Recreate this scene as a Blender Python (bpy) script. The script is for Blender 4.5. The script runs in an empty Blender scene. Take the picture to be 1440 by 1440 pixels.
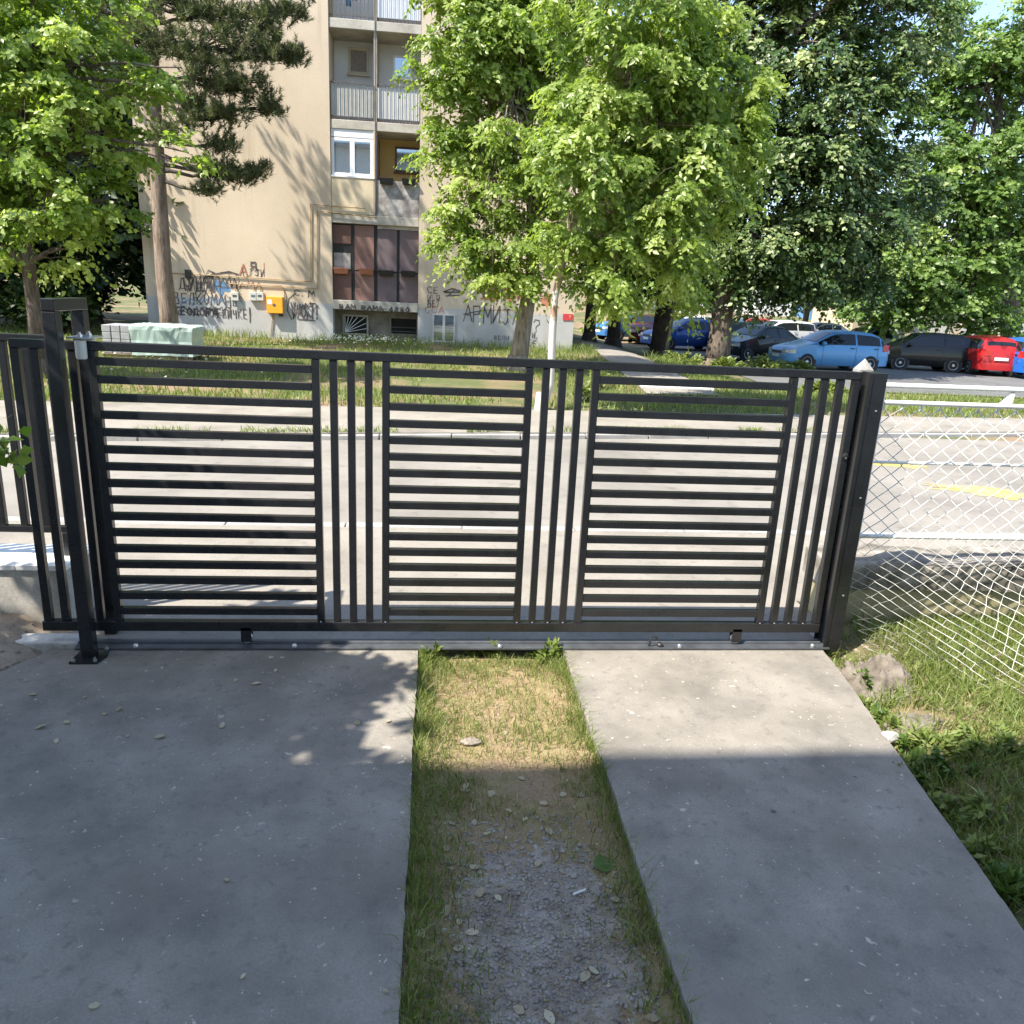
import bpy, bmesh, math, random
import numpy as np
from mathutils import Vector, Matrix

random.seed(7)
SC = bpy.context.scene
COL = SC.collection
R = math.radians

# ------------------------------------------------------------------ camera
FPX, YAW, PIT, ROL = 1081.16, 0.1089, 0.2769, 0.0486
CAM = Vector((1.7205, -4.0812, 1.9848))
Fw = Vector((math.sin(YAW)*math.cos(PIT), math.cos(YAW)*math.cos(PIT), -math.sin(PIT)))
R0 = Vector((math.cos(YAW), -math.sin(YAW), 0)); U0 = R0.cross(Fw)
Rt = math.cos(ROL)*R0 + math.sin(ROL)*U0; Up = -math.sin(ROL)*R0 + math.cos(ROL)*U0
cd = bpy.data.cameras.new('camera'); cam = bpy.data.objects.new('camera', cd); COL.objects.link(cam)
cd.sensor_width = 36.0; cd.lens = FPX/1440*36.0; cd.clip_start = 0.05; cd.clip_end = 2000
m = Matrix((Rt, Up, -Fw)).transposed().to_4x4(); m.translation = CAM
cam.matrix_world = m
SC.camera = cam
SC.render.resolution_x = 1024; SC.render.resolution_y = 1024

# ------------------------------------------------------------------ world, sun, exposure
SUNV = Vector((0.65, 0.345, -1.0)).normalized()          # the way the light travels
el = math.asin(-SUNV.z); az = math.atan2(-SUNV.x, -SUNV.y)
w = bpy.data.worlds.new('World'); SC.world = w; w.use_nodes = True
nt = w.node_tree; nt.nodes.clear()
sky = nt.nodes.new('ShaderNodeTexSky'); sky.sky_type = 'NISHITA'; sky.sun_disc = False
sky.sun_elevation = el; sky.sun_rotation = az; sky.altitude = 200
bg = nt.nodes.new('ShaderNodeBackground'); bg.inputs['Strength'].default_value = 0.15
wo = nt.nodes.new('ShaderNodeOutputWorld')
nt.links.new(sky.outputs[0], bg.inputs[0]); nt.links.new(bg.outputs[0], wo.inputs[0])
sd = bpy.data.lights.new('sun', 'SUN'); sd.energy = 4.3; sd.angle = R(0.53); sd.color = (1.0, 0.93, 0.82)
so = bpy.data.objects.new('sun', sd); COL.objects.link(so)
so.rotation_euler = (-SUNV).to_track_quat('Z', 'Y').to_euler(); so.location = (-10, -6, 15)
SC.view_settings.view_transform = 'Standard'; SC.view_settings.look = 'None'
SC.view_settings.exposure = 1.43; SC.view_settings.gamma = 1.0
SC.view_settings.use_curve_mapping = False

# ------------------------------------------------------------------ helpers
def ray(px, py): return Fw + Rt*((px-720)/FPX) - Up*((py-720)/FPX)
def at(px, py, Y):
    d = ray(px, py); return CAM + d*((Y-CAM.y)/d.y)
def gp(px, py, z=0.0):
    d = ray(px, py); return CAM + d*((z-CAM.z)/d.z)

def tag(o, label=None, cat=None, group=None, kind=None):
    if label: o['label'] = label
    if cat: o['category'] = cat
    if group: o['group'] = group
    if kind: o['kind'] = kind
    return o

ORG = {}
def empty(name, loc, label=None, cat=None, group=None):
    o = bpy.data.objects.new(name, None); COL.objects.link(o)
    o.empty_display_size = 0.2
    o.location = loc; ORG[o.name] = Vector(loc); tag(o, label, cat, group)
    return o

def link(name, me, mat, parent=None):
    o = bpy.data.objects.new(name, me); COL.objects.link(o)
    if mat is not None and not me.materials: me.materials.append(mat)
    if parent is not None:
        o.parent = parent; ORG[o.name] = ORG.get(parent.name, Vector((0, 0, 0)))
    return o

class MB:
    def __init__(s): s.v = []; s.f = []
    def add(s, vs, fs):
        n = len(s.v); s.v += [tuple(v) for v in vs]; s.f += [tuple(i+n for i in f) for f in fs]; return s
    def box(s, x0, x1, y0, y1, z0, z1):
        return s.add([(x0,y0,z0),(x1,y0,z0),(x1,y1,z0),(x0,y1,z0),(x0,y0,z1),(x1,y0,z1),(x1,y1,z1),(x0,y1,z1)],
                     [(0,3,2,1),(4,5,6,7),(0,1,5,4),(1,2,6,5),(2,3,7,6),(3,0,4,7)])
    def tube(s, pts, rad, n=8, cap=True):
        pts = [Vector(p) for p in pts]
        if not hasattr(rad, '__len__'): rad = [rad]*len(pts)
        base = len(s.v); prev = None
        for i, p in enumerate(pts):
            d = (pts[min(i+1, len(pts)-1)]-pts[max(i-1, 0)])
            d = d.normalized() if d.length > 1e-9 else Vector((0, 0, 1))
            a = prev if prev is not None else (Vector((1, 0, 0)) if abs(d.x) < 0.9 else Vector((0, 1, 0)))
            a = (a - d*a.dot(d)); a = a.normalized() if a.length > 1e-6 else d.orthogonal().normalized()
            prev = a; b = d.cross(a)
            for k in range(n):
                t = 2*math.pi*k/n
                s.v.append(tuple(p + (a*math.cos(t)+b*math.sin(t))*rad[i]))
        for i in range(len(pts)-1):
            for k in range(n):
                q = base+i*n; k2 = (k+1) % n
                s.f.append((q+k, q+k2, q+n+k2, q+n+k))
        if cap:
            s.f.append(tuple(base+k for k in range(n))[::-1])
            e = base+(len(pts)-1)*n; s.f.append(tuple(e+k for k in range(n)))
        return s
    def lathe(s, prof, axis='y', c=(0, 0, 0), n=20):
        base = len(s.v)
        for (r, h) in prof:
            for k in range(n):
                t = 2*math.pi*k/n; u, w_ = r*math.cos(t), r*math.sin(t)
                if axis == 'y': p = (c[0]+u, c[1]+h, c[2]+w_)
                elif axis == 'z': p = (c[0]+u, c[1]+w_, c[2]+h)
                else: p = (c[0]+h, c[1]+u, c[2]+w_)
                s.v.append(p)
        for i in range(len(prof)-1):
            for k in range(n):
                q = base+i*n; k2 = (k+1) % n; s.f.append((q+k, q+k2, q+n+k2, q+n+k))
        s.f.append(tuple(base+k for k in range(n))); e = base+(len(prof)-1)*n
        s.f.append(tuple(e+k for k in range(n))[::-1])
        return s
    def quad(s, *p): return s.add(p, [tuple(range(len(p)))])
    def mesh(s, name, off=Vector((0, 0, 0))):
        me = bpy.data.meshes.new(name)
        me.from_pydata([(v[0]-off[0], v[1]-off[1], v[2]-off[2]) for v in s.v], [], s.f); me.update()
        return me
    def build(s, name, mat, parent=None, bevel=0, seg=2, smooth=False, sharp=40, fix=True):
        me = s.mesh(name, ORG.get(parent.name, Vector((0, 0, 0))) if parent is not None else Vector((0, 0, 0)))
        if fix:
            bm = bmesh.new(); bm.from_mesh(me); bmesh.ops.recalc_face_normals(bm, faces=bm.faces); bm.to_mesh(me); bm.free()
        if smooth:
            me.polygons.foreach_set('use_smooth', [True]*len(me.polygons)); me.set_sharp_from_angle(angle=R(sharp))
        o = link(name, me, mat, parent)
        if bevel:
            b = o.modifiers.new('bevel', 'BEVEL'); b.width = bevel; b.segments = seg; b.limit_method = 'ANGLE'
        return o

def B(name, mat, parent, x0, x1, y0, y1, z0, z1, bevel=0):
    return MB().box(x0, x1, y0, y1, z0, z1).build(name, mat, parent, bevel=bevel, fix=False)

def npmesh(name, V, F, mat, parent=None, tint=None, off=None, smooth=False):
    V = np.asarray(V, np.float32).reshape(-1, 3); F = np.asarray(F, np.int32)
    if off is not None: V = V-np.asarray(off, np.float32)
    me = bpy.data.meshes.new(name); k = F.shape[1]
    me.vertices.add(len(V)); me.vertices.foreach_set('co', V.ravel())
    me.loops.add(F.size); me.loops.foreach_set('vertex_index', F.ravel())
    me.polygons.add(len(F)); me.polygons.foreach_set('loop_start', np.arange(0, F.size, k, dtype=np.int32))
    me.polygons.foreach_set('loop_total', np.full(len(F), k, np.int32))
    me.update(calc_edges=True)
    if smooth: me.polygons.foreach_set('use_smooth', np.ones(len(F), bool))
    if tint is not None:
        a = me.attributes.new('tint', 'FLOAT', 'POINT'); a.data.foreach_set('value', np.asarray(tint, np.float32))
    return link(name, me, mat, parent)

# ------------------------------------------------------------------ materials
def newmat(name):
    M = bpy.data.materials.new(name); M.use_nodes = True
    n = M.node_tree.nodes; l = M.node_tree.links
    return M, n, l, n['Principled BSDF']

def ramp(n, stops):
    r = n.new('ShaderNodeValToRGB'); e = r.color_ramp.elements
    while len(e) < len(stops): e.new(0.5)
    for el_, (p, c) in zip(e, stops): el_.position = p; el_.color = (*c, 1)
    return r

def noise(n, l, scale, detail=6, rough=0.6, vec=None):
    t = n.new('ShaderNodeTexNoise'); t.inputs['Scale'].default_value = scale
    t.inputs['Detail'].default_value = detail; t.inputs['Roughness'].default_value = rough
    if vec is not None: l.new(vec, t.inputs['Vector'])
    return t

def mix(n, l, fac, a, b, mode='MIX'):
    x = n.new('ShaderNodeMix'); x.data_type = 'RGBA'; x.blend_type = mode
    for s, v in ((x.inputs[0], fac), (x.inputs[6], a), (x.inputs[7], b)):
        if hasattr(v, 'is_linked'): l.new(v, s)
        elif isinstance(v, (int, float)): s.default_value = v
        else: s.default_value = (*v, 1)
    return x.outputs[2]

def rampf(n, l, src, lo, hi):
    r = n.new('ShaderNodeMapRange'); r.inputs[1].default_value = lo; r.inputs[2].default_value = hi
    l.new(src, r.inputs[0]); return r.outputs[0]

def bump(n, l, bs, src, strength=0.3, dist=0.01):
    b = n.new('ShaderNodeBump'); b.inputs['Strength'].default_value = strength; b.inputs['Distance'].default_value = dist
    l.new(src, b.inputs['Height']); l.new(b.outputs[0], bs.inputs['Normal'])

def plain(name, c, rough=0.6, metal=0.0, var=0.25, scale=6, spec=0.5, bmp=0.0, coat=0.0, bscale=None):
    M, n, l, b = newmat(name)
    g = n.new('ShaderNodeNewGeometry')
    t = noise(n, l, scale, 4, 0.65, g.outputs['Position'])
    d = tuple(x*(1-var) for x in c); u = tuple(min(1, x*(1+var)) for x in c)
    r = ramp(n, [(0.3, d), (0.7, u)]); l.new(t.outputs['Fac'], r.inputs[0]); l.new(r.outputs[0], b.inputs['Base Color'])
    b.inputs['Roughness'].default_value = rough; b.inputs['Metallic'].default_value = metal
    b.inputs['Specular IOR Level'].default_value = spec; b.inputs['Coat Weight'].default_value = coat
    b.inputs['Coat Roughness'].default_value = 0.06
    if bmp:
        t2 = noise(n, l, bscale or scale*8, 3, 0.7, g.outputs['Position']); bump(n, l, b, t2.outputs['Fac'], bmp, 0.02)
    return M

def concrete(name, base, dark, light, big=0.8, spots=True, spotscale=14, rough=0.85, fine=60, tinge=None):
    M, n, l, b = newmat(name); g = n.new('ShaderNodeNewGeometry'); P = g.outputs['Position']
    t1 = noise(n, l, big, 5, 0.62, P); r1 = ramp(n, [(0.3, dark), (0.5, base), (0.72, light)]); l.new(t1.outputs['Fac'], r1.inputs[0])
    t2 = noise(n, l, fine, 3, 0.75, P); c = mix(n, l, 0.4, r1.outputs[0], t2.outputs['Fac'], 'OVERLAY')
    t4 = noise(n, l, big*7, 5, 0.7, P); c = mix(n, l, rampf(n, l, t4.outputs['Fac'], 0.55, 0.8), c, tuple(x*0.72 for x in dark))
    if tinge:
        t5 = noise(n, l, big*0.6, 5, 0.6, P); c = mix(n, l, rampf(n, l, t5.outputs['Fac'], 0.5, 0.8), c, tinge)
    if spots:
        wv = noise(n, l, 25, 2, 0.5, P); pv = mix(n, l, 0.06, P, wv.outputs['Color'], 'ADD')
        for sc, thr, colr in ((spotscale, 0.10, tuple(min(1, x*1.75) for x in light)), (spotscale*0.45, 0.05, tuple(x*0.35 for x in dark)),
                              (spotscale*2.6, 0.11, tuple(min(1, x*2.0) for x in light))):
            v = n.new('ShaderNodeTexVoronoi'); v.inputs['Scale'].default_value = sc; v.inputs['Randomness'].default_value = 1
            l.new(pv, v.inputs['Vector'])
            t3 = noise(n, l, sc*0.35, 2, 0.5, P)
            mm = n.new('ShaderNodeMath'); mm.operation = 'MULTIPLY'
            l.new(rampf(n, l, v.outputs['Distance'], thr*1.25, thr*0.8), mm.inputs[0]); l.new(rampf(n, l, t3.outputs['Fac'], 0.44, 0.60), mm.inputs[1])
            m2 = n.new('ShaderNodeMath'); m2.operation = 'MULTIPLY'; l.new(mm.outputs[0], m2.inputs[0]); m2.inputs[1].default_value = 0.75
            c = mix(n, l, m2.outputs[0], c, colr)
    l.new(c, b.inputs['Base Color']); b.inputs['Roughness'].default_value = rough
    b.inputs['Specular IOR Level'].default_value = 0.35
    bump(n, l, b, t2.outputs['Fac'], 0.18, 0.004)
    return M

def leafmat(name, dark, mid, light, trans=0.35, rough=0.45):
    M, n, l, b = newmat(name); a = n.new('ShaderNodeAttribute'); a.attribute_name = 'tint'
    r = ramp(n, [(0.0, dark), (0.55, mid), (1.0, light)]); l.new(a.outputs['Fac'], r.inputs[0])
    l.new(r.outputs[0], b.inputs['Base Color']); b.inputs['Roughness'].default_value = rough
    b.inputs['Specular IOR Level'].default_value = 0.4
    tr = n.new('ShaderNodeBsdfTranslucent'); c2 = mix(n, l, 0.5, r.outputs[0], (0.9, 1.0, 0.25), 'MULTIPLY')
    l.new(mix(n, l, 1.0, r.outputs[0], (1.7, 1.75, 0.8), 'MULTIPLY'), tr.inputs['Color'])
    ms = n.new('ShaderNodeMixShader'); ms.inputs[0].default_value = trans
    l.new(b.outputs[0], ms.inputs[1]); l.new(tr.outputs[0], ms.inputs[2])
    l.new(ms.outputs[0], n['Material Output'].inputs['Surface'])
    return M

def bark(name, c1, c2, scale=14):
    M, n, l, b = newmat(name); g = n.new('ShaderNodeNewGeometry')
    mp = n.new('ShaderNodeMapping'); mp.inputs['Scale'].default_value = (1, 1, 0.22); l.new(g.outputs['Position'], mp.inputs[0])
    t = noise(n, l, scale, 4, 0.7, mp.outputs[0]); r = ramp(n, [(0.35, c1), (0.65, c2)])
    l.new(t.outputs['Fac'], r.inputs[0]); l.new(r.outputs[0], b.inputs['Base Color']); b.inputs['Roughness'].default_value = 0.9
    bump(n, l, b, t.outputs['Fac'], 0.8, 0.04); return M

def groundmat(name, soil, soil2, green, green2, gscale=0.5, gl=0.45, gh=0.58, fine=40):
    M, n, l, b = newmat(name); g = n.new('ShaderNodeNewGeometry'); P = g.outputs['Position']
    t1 = noise(n, l, fine, 4, 0.75, P); t2 = noise(n, l, gscale, 5, 0.65, P); t3 = noise(n, l, fine*0.3, 4, 0.7, P)
    s = mix(n, l, rampf(n, l, t1.outputs['Fac'], 0.3, 0.7), soil, soil2)
    v = mix(n, l, rampf(n, l, t3.outputs['Fac'], 0.3, 0.7), green, green2)
    c = mix(n, l, rampf(n, l, t2.outputs['Fac'], gl, gh), s, v)
    l.new(c, b.inputs['Base Color']); b.inputs['Roughness'].default_value = 0.95; b.inputs['Specular IOR Level'].default_value = 0.2
    bump(n, l, b, t1.outputs['Fac'], 0.7, 0.02); return M

M = {}
M['slab'] = concrete('concrete_slab_mat', (0.232, 0.212, 0.182), (0.152, 0.141, 0.124), (0.302, 0.275, 0.236), 2.4, fine=110, spotscale=10, tinge=(0.175, 0.158, 0.130))
M['pave'] = concrete('pavement_mat', (0.25, 0.228, 0.193), (0.185, 0.167, 0.142), (0.295, 0.271, 0.233), 1.1, spots=False)
M['road'] = concrete('road_mat', (0.228, 0.211, 0.184), (0.168, 0.155, 0.135), (0.272, 0.252, 0.221), 0.6, spots=False, fine=90)
M['asphalt'] = concrete('parking_asphalt_mat', (0.13, 0.13, 0.125), (0.10, 0.10, 0.10), (0.17, 0.165, 0.16), 0.4, spots=False)
M['kerb'] = concrete('kerb_mat', (0.32, 0.31, 0.29), (0.24, 0.23, 0.215), (0.38, 0.37, 0.345), 2, spots=False)
M['wallc'] = concrete('wall_concrete_mat', (0.43, 0.41, 0.375), (0.31, 0.29, 0.25), (0.52, 0.50, 0.46), 3.0, spots=False, tinge=(0.36, 0.32, 0.26))
M['mossy'] = concrete('mossy_concrete_mat', (0.20, 0.18, 0.15), (0.07, 0.065, 0.055), (0.36, 0.34, 0.31), 7.0, spots=False)
M['yellowwall'] = concrete('lichen_wall_mat', (0.34, 0.30, 0.18), (0.24, 0.21, 0.12), (0.42, 0.37, 0.22), 3.0, spots=False, tinge=(0.30, 0.27, 0.08))
M['whitecon'] = concrete('white_mortar_mat', (0.50, 0.49, 0.465), (0.33, 0.32, 0.30), (0.60, 0.59, 0.57), 5, spots=False)
M['whitepaint'] = plain('white_paint_mat', (0.78, 0.78, 0.76), 0.5, var=0.08, scale=12)
M['wire'] = plain('galvanised_wire_mat', (0.58, 0.59, 0.55), 0.55, 0.1, var=0.3, scale=20)
M['wirewhite'] = plain('white_wire_mat', (0.80, 0.80, 0.78), 0.5, 0.0, var=0.2, scale=20)
M['steel'] = plain('anthracite_paint_mat', (0.016, 0.0165, 0.018), 0.25, 0.0, var=0.25, scale=7, spec=0.55)
M['track'] = plain('track_steel_mat', (0.075, 0.08, 0.088), 0.42, 0.2, var=0.3, scale=9, bmp=0.1)
M['zinc'] = plain('zinc_mat', (0.62, 0.63, 0.64), 0.32, 0.9, var=0.15)
M['nylon'] = plain('nylon_mat', (0.72, 0.72, 0.66), 0.4, var=0.06)
M['ground'] = groundmat('ground_mat', (0.20, 0.135, 0.085), (0.30, 0.21, 0.14), (0.075, 0.095, 0.035), (0.13, 0.14, 0.06), 0.45, 0.38, 0.56, 25)
M['strip'] = groundmat('strip_earth_mat', (0.27, 0.19, 0.115), (0.42, 0.31, 0.20), (0.22, 0.19, 0.09), (0.36, 0.29, 0.15), 5, 0.42, 0.64, 90)
M['gravelbed'] = concrete('gravel_bed_mat', (0.27, 0.235, 0.195), (0.17, 0.145, 0.118), (0.35, 0.315, 0.27), 9, spots=False, fine=140, tinge=(0.27, 0.205, 0.135))
M['stone'] = concrete('stone_mat', (0.31, 0.285, 0.255), (0.18, 0.163, 0.142), (0.42, 0.39, 0.35), 9, spots=False)
M['lump'] = concrete('grey_lump_mat', (0.155, 0.132, 0.106), (0.075, 0.064, 0.05), (0.23, 0.205, 0.175), 12, spots=False, fine=120)
M['clod'] = concrete('clod_mat', (0.27, 0.22, 0.17), (0.18, 0.145, 0.105), (0.36, 0.31, 0.25), 8, spots=False)
M['drystraw'] = leafmat('dry_grass_mat', (0.20, 0.15, 0.07), (0.33, 0.26, 0.13), (0.45, 0.37, 0.21), 0.2, 0.7)
M['grass'] = leafmat('grass_mat', (0.045, 0.090, 0.016), (0.095, 0.165, 0.034), (0.17, 0.23, 0.06), 0.3, 0.5)
M['grassy'] = leafmat('yellow_grass_mat', (0.085, 0.125, 0.024), (0.16, 0.215, 0.05), (0.28, 0.30, 0.11), 0.3, 0.5)
M['deadleaf'] = leafmat('dead_leaf_mat', (0.30, 0.24, 0.15), (0.42, 0.36, 0.25), (0.55, 0.49, 0.37), 0.2, 0.6)
M['leaf_elder'] = leafmat('box_elder_leaf_mat', (0.10, 0.165, 0.026), (0.225, 0.305, 0.060), (0.38, 0.44, 0.15), 0.48, 0.36)
M['leaf_maple'] = leafmat('maple_leaf_mat', (0.095, 0.16, 0.026), (0.215, 0.30, 0.058), (0.37, 0.43, 0.14), 0.48, 0.36)
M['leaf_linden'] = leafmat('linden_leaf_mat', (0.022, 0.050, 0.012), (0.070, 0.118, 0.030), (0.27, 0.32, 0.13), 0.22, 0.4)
M['leaf_right'] = leafmat('right_maple_leaf_mat', (0.06, 0.115, 0.022), (0.14, 0.225, 0.048), (0.27, 0.34, 0.10), 0.4, 0.4)
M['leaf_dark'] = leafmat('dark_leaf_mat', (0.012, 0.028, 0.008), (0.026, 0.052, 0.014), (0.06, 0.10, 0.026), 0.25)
M['needle'] = leafmat('needle_mat', (0.045, 0.065, 0.025), (0.105, 0.125, 0.050), (0.21, 0.22, 0.10), 0.2, 0.55)
M['bark'] = bark('bark_mat', (0.07, 0.052, 0.04), (0.19, 0.15, 0.12))
M['barkelder'] = bark('pale_bark_mat', (0.13, 0.10, 0.075), (0.33, 0.28, 0.22))
M['barkpine'] = bark('pine_bark_mat', (0.11, 0.078, 0.055), (0.27, 0.205, 0.155), 9)
M['barkdark'] = bark('dark_bark_mat', (0.03, 0.024, 0.02), (0.08, 0.062, 0.05))
M['glass'] = plain('dark_glass_mat', (0.30, 0.34, 0.38), 0.03, 0.75, var=0.05, spec=1.0)
M['carglass'] = plain('car_glass_mat', (0.012, 0.015, 0.018), 0.04, 0.0, var=0.1, spec=0.5)
M['rubber'] = plain('rubber_mat', (0.018, 0.018, 0.018), 0.75, var=0.2)
M['rim'] = plain('wheel_rim_mat', (0.45, 0.46, 0.47), 0.3, 0.7, var=0.1)
M['blacktrim'] = plain('black_trim_mat', (0.02, 0.02, 0.021), 0.5, var=0.2)
M['redlamp'] = plain('red_lamp_mat', (0.55, 0.02, 0.02), 0.15, spec=0.8, coat=1)
M['clearlamp'] = plain('clear_lamp_mat', (0.65, 0.66, 0.66), 0.1, 0.2, spec=0.9, coat=1)

# ------------------------------------------------------------------ terrain
def sm(t):
    t = np.clip(t, 0, 1); return t*t*(3-2*t)
def vn(x, y, s=1.0, seed=0):
    x = np.asarray(x, float)*s+seed*13.7; y = np.asarray(y, float)*s+seed*7.3
    return (np.sin(x*1.3+1.7*np.sin(y*0.9))*np.cos(y*1.1+1.3*np.sin(x*0.7+2)) + 0.5*np.sin(x*2.9+y*2.3+seed)*np.cos(y*3.1-x*1.7)
            + 0.25*np.sin(x*6.1-y*5.3)*np.cos(x*4.7+y*6.7+1))/1.75
def hgt(x, y):
    x = np.asarray(x, float); y = np.asarray(y, float)
    left = 0.03 + np.clip((y-9.0)/11.5, 0, 1)*0.27
    right = 0.03 - sm((y-10.5)/8)*0.33
    v = left + (right-left)*sm((x-7.2)/4.5)
    v = v + sm((y-44)/20)*1.5 + sm((y-64)/120)*7 + 0.02*vn(x, y, 0.8)*sm((y-9)/2)
    near = np.where(y < 0.34, -0.18, -0.22)
    v = v-0.07*(1-sm((y-(8.95+0.10*x)-0.03)/0.30))*(y < 14)
    return np.where(y < 8.0, near, v)

def grid(name, xs, ys, zf, mat, clip=None):
    X, Y = np.meshgrid(xs, ys); Z = zf(X, Y); V = np.stack([X, Y, Z], -1).reshape(-1, 3)
    nx, ny = len(xs), len(ys); i = np.arange((ny-1)*(nx-1)); r_, c_ = i//(nx-1), i % (nx-1); a = r_*nx+c_
    F = np.stack([a, a+1, a+nx+1, a+nx], -1)
    o = npmesh(name, V, F, mat, smooth=True); return o

def lin(a, b, s): return np.arange(a, b, s)
gxs = np.concatenate([lin(-320, -30, 15), lin(-30, -8, 2), lin(-8, 16, 0.5), lin(16, 60, 2), lin(60, 340, 14)])
gys = np.concatenate([lin(-60, -4, 4), lin(-4, 0.33, 0.4), [0.335, 0.36], lin(0.8, 8, 0.9), [7.98, 8.02], lin(8.3, 13, 0.15), lin(13, 30, 0.5), lin(30, 80, 2), lin(80, 600, 20)])
o = grid('ground', gxs, gys, hgt, M['ground']); tag(o, 'ground of patchy grass and bare earth under the whole place', 'ground', kind='structure')

# near pavement, road, kerbs, far pavement
def poly_slab(name, pts, z0, z1, mat, label, cat='pavement', bevel=0.0, parent=None, jag=0.0):
    if jag:
        q_ = []
        for (a, b_) in zip(pts, pts[1:]+pts[:1]):
            L_ = math.hypot(b_[0]-a[0], b_[1]-a[1]); k_ = max(1, int(L_/0.05)); nx_, ny_ = -(b_[1]-a[1])/L_, (b_[0]-a[0])/L_
            for i in range(k_):
                t = i/k_; d_ = random.gauss(0, jag)+jag*1.5*math.sin(t*L_*5)-(jag*5*random.random() if random.random() < .05 else 0)
                q_.append((a[0]+(b_[0]-a[0])*t+nx_*(d_ if i else 0), a[1]+(b_[1]-a[1])*t+ny_*(d_ if i else 0)))
        pts = q_
    n = len(pts); mb = MB()
    mb.add([(p[0], p[1], z1) for p in pts]+[(p[0], p[1], z0) for p in pts],
           [tuple(range(n))]+[tuple(range(n, 2*n))[::-1]]+[(i, i+n, (i+1) % n+n, (i+1) % n) for i in range(n)])
    o = mb.build(name, mat, parent, bevel=bevel)
    if parent is None: tag(o, label, cat, kind='structure')
    return o
def yf(x): return 6.45+0.175*x            # far edge of the road
def yv(x): return 8.95+0.10*x             # where the verge begins
poly_slab('pavement', [(-9, 0.62), (-0.32, 0.62), (-0.32, 0.075), (4.28, 0.075), (4.28, 0.72), (26, 0.72), (26, 2.3), (-9, 2.3)], -0.3, 0.0, M['pave'], 'pale concrete pavement between the gate and the road')
poly_slab('road', [(-9, 2.43), (26, 2.43), (26, yf(26)-0.12), (-9, yf(-9)-0.12)], -0.32, -0.045, M['road'], 'sunlit pale road passing behind the gate', 'road')
# kerb stones of the near side, one by one
ks = empty('kerb', (0, 2.36, -0.04)); tag(ks, 'low concrete kerb along the near side of the road', 'kerb', kind='structure')
x = -6.0; i = 0
while x < 16:
    B('kerb_stone', M['kerb'], ks, x, x+0.985, 2.303, 2.427, -0.25, 0.004+0.004*math.sin(i*2.1), 0.008); x += 1.0; i += 1
fk = empty('kerb', (0, yf(0), -0.04)); tag(fk, 'low concrete kerb along the far side of the road', 'kerb', kind='structure')
x = -7.0; i = 0
while x < 18:
    a = (x, yf(x)); b_ = (x+0.98, yf(x+0.98))
    poly_slab('kerb_stone', [(a[0], a[1]-0.117), (b_[0], b_[1]-0.117), (b_[0], b_[1]), (a[0], a[1])], -0.25, 0.02+0.005*math.sin(i*1.7), M['kerb'], None, parent=fk, bevel=0.008); x += 1.0; i += 1
poly_slab('pavement', [(-9, yf(-9)+0.004), (26, yf(26)+0.004), (26, yv(26)), (-9, yv(-9))], -0.2, 0.035, M['pave'], 'pale concrete pavement on the far side of the road')

# parking asphalt and footpath
def drape(name, xs, ys, mat, label, cat, mapf, dz=0.03):
    U, V_ = np.meshgrid(xs, ys); X, Y = mapf(U, V_); Z = hgt(X, Y)+dz
    nx, ny = len(xs), len(ys); V = np.stack([X, Y, Z], -1).reshape(-1, 3)
    i = np.arange((ny-1)*(nx-1)); a = i//(nx-1)*nx+i % (nx-1)
    o = npmesh(name, V, np.stack([a, a+1, a+nx+1, a+nx], -1), mat, smooth=True); tag(o, label, cat, kind='structure'); return o
drape('parking_lot', np.linspace(0, 1, 60), np.linspace(0, 1, 50), M['asphalt'], 'dark asphalt parking lot under the parked cars', 'parking lot',
      lambda u, v: (11.4+v*2.5+u*70, 17.0-u*3.5+v*27), 0.03)
PATH = [(6.15, 11.7), (7.75, 11.8), (8.75, 26), (7.35, 26)]
drape('footpath', np.linspace(0, 1, 6), np.linspace(0, 1, 40), M['pave'], 'concrete footpath leading past the block corner', 'path',
      lambda u, v: ((PATH[0][0]*(1-u)+PATH[1][0]*u)*(1-v)+(PATH[3][0]*(1-u)+PATH[2][0]*u)*v, 11.7+v*14.3), 0.025)
bs = empty('edging_row', (7.0, 12.7, 0.05), 'row of white painted edging blocks at the foot of the footpath', 'edging')
for k in range(4):
    x0 = 6.30+k*0.42
    B('block', M['whitepaint'], bs, x0, x0+0.385, 12.62, 12.82, 0.0, 0.155, 0.012)

# ------------------------------------------------------------------ driveway
poly_slab('driveway_strip', [(-0.32, -0.045), (1.66, -0.045), (1.655, -6), (-6, -6), (-6, -1.9), (-0.62, -0.9), (-0.5, -0.35)], -0.16, 0.0, M['slab'],
          'wide shaded concrete driveway strip on the left', 'driveway', jag=0.0016)
poly_slab('driveway_strip', [(2.502, -0.045), (4.09, -0.045), (4.06, -0.3), (3.06, -6), (2.478, -6)], -0.16, 0.0, M['slab'],
          'concrete driveway strip on the right, sunlit near the gate', 'driveway', jag=0.0016)
def strip_h(x, y):
    x = np.asarray(x, float); y = np.asarray(y, float)
    return -0.062+0.012*vn(x, y, 5, 1)+0.006*vn(x, y, 17, 2)+0.02*np.exp(-((x-1.66)/0.12)**2)+0.01*np.exp(-((x-2.5)/0.1)**2)
o = grid('earth_strip', np.linspace(1.60, 2.56, 60), np.linspace(-3.6, 0.0, 180), strip_h, M['strip']); tag(o, 'bare earth strip between the two concrete driveway strips', 'earth', kind='structure')
def gravel_h(x, y):
    d = np.hypot((x-2.10)/0.38, (y+2.05)/0.62)+0.22*vn(x, y, 9, 5)+0.14*vn(x, y, 31, 2)
    return strip_h(x, y)+0.007-0.022*sm((d-0.55)/0.55)+0.004*vn(x, y, 60, 1)
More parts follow.
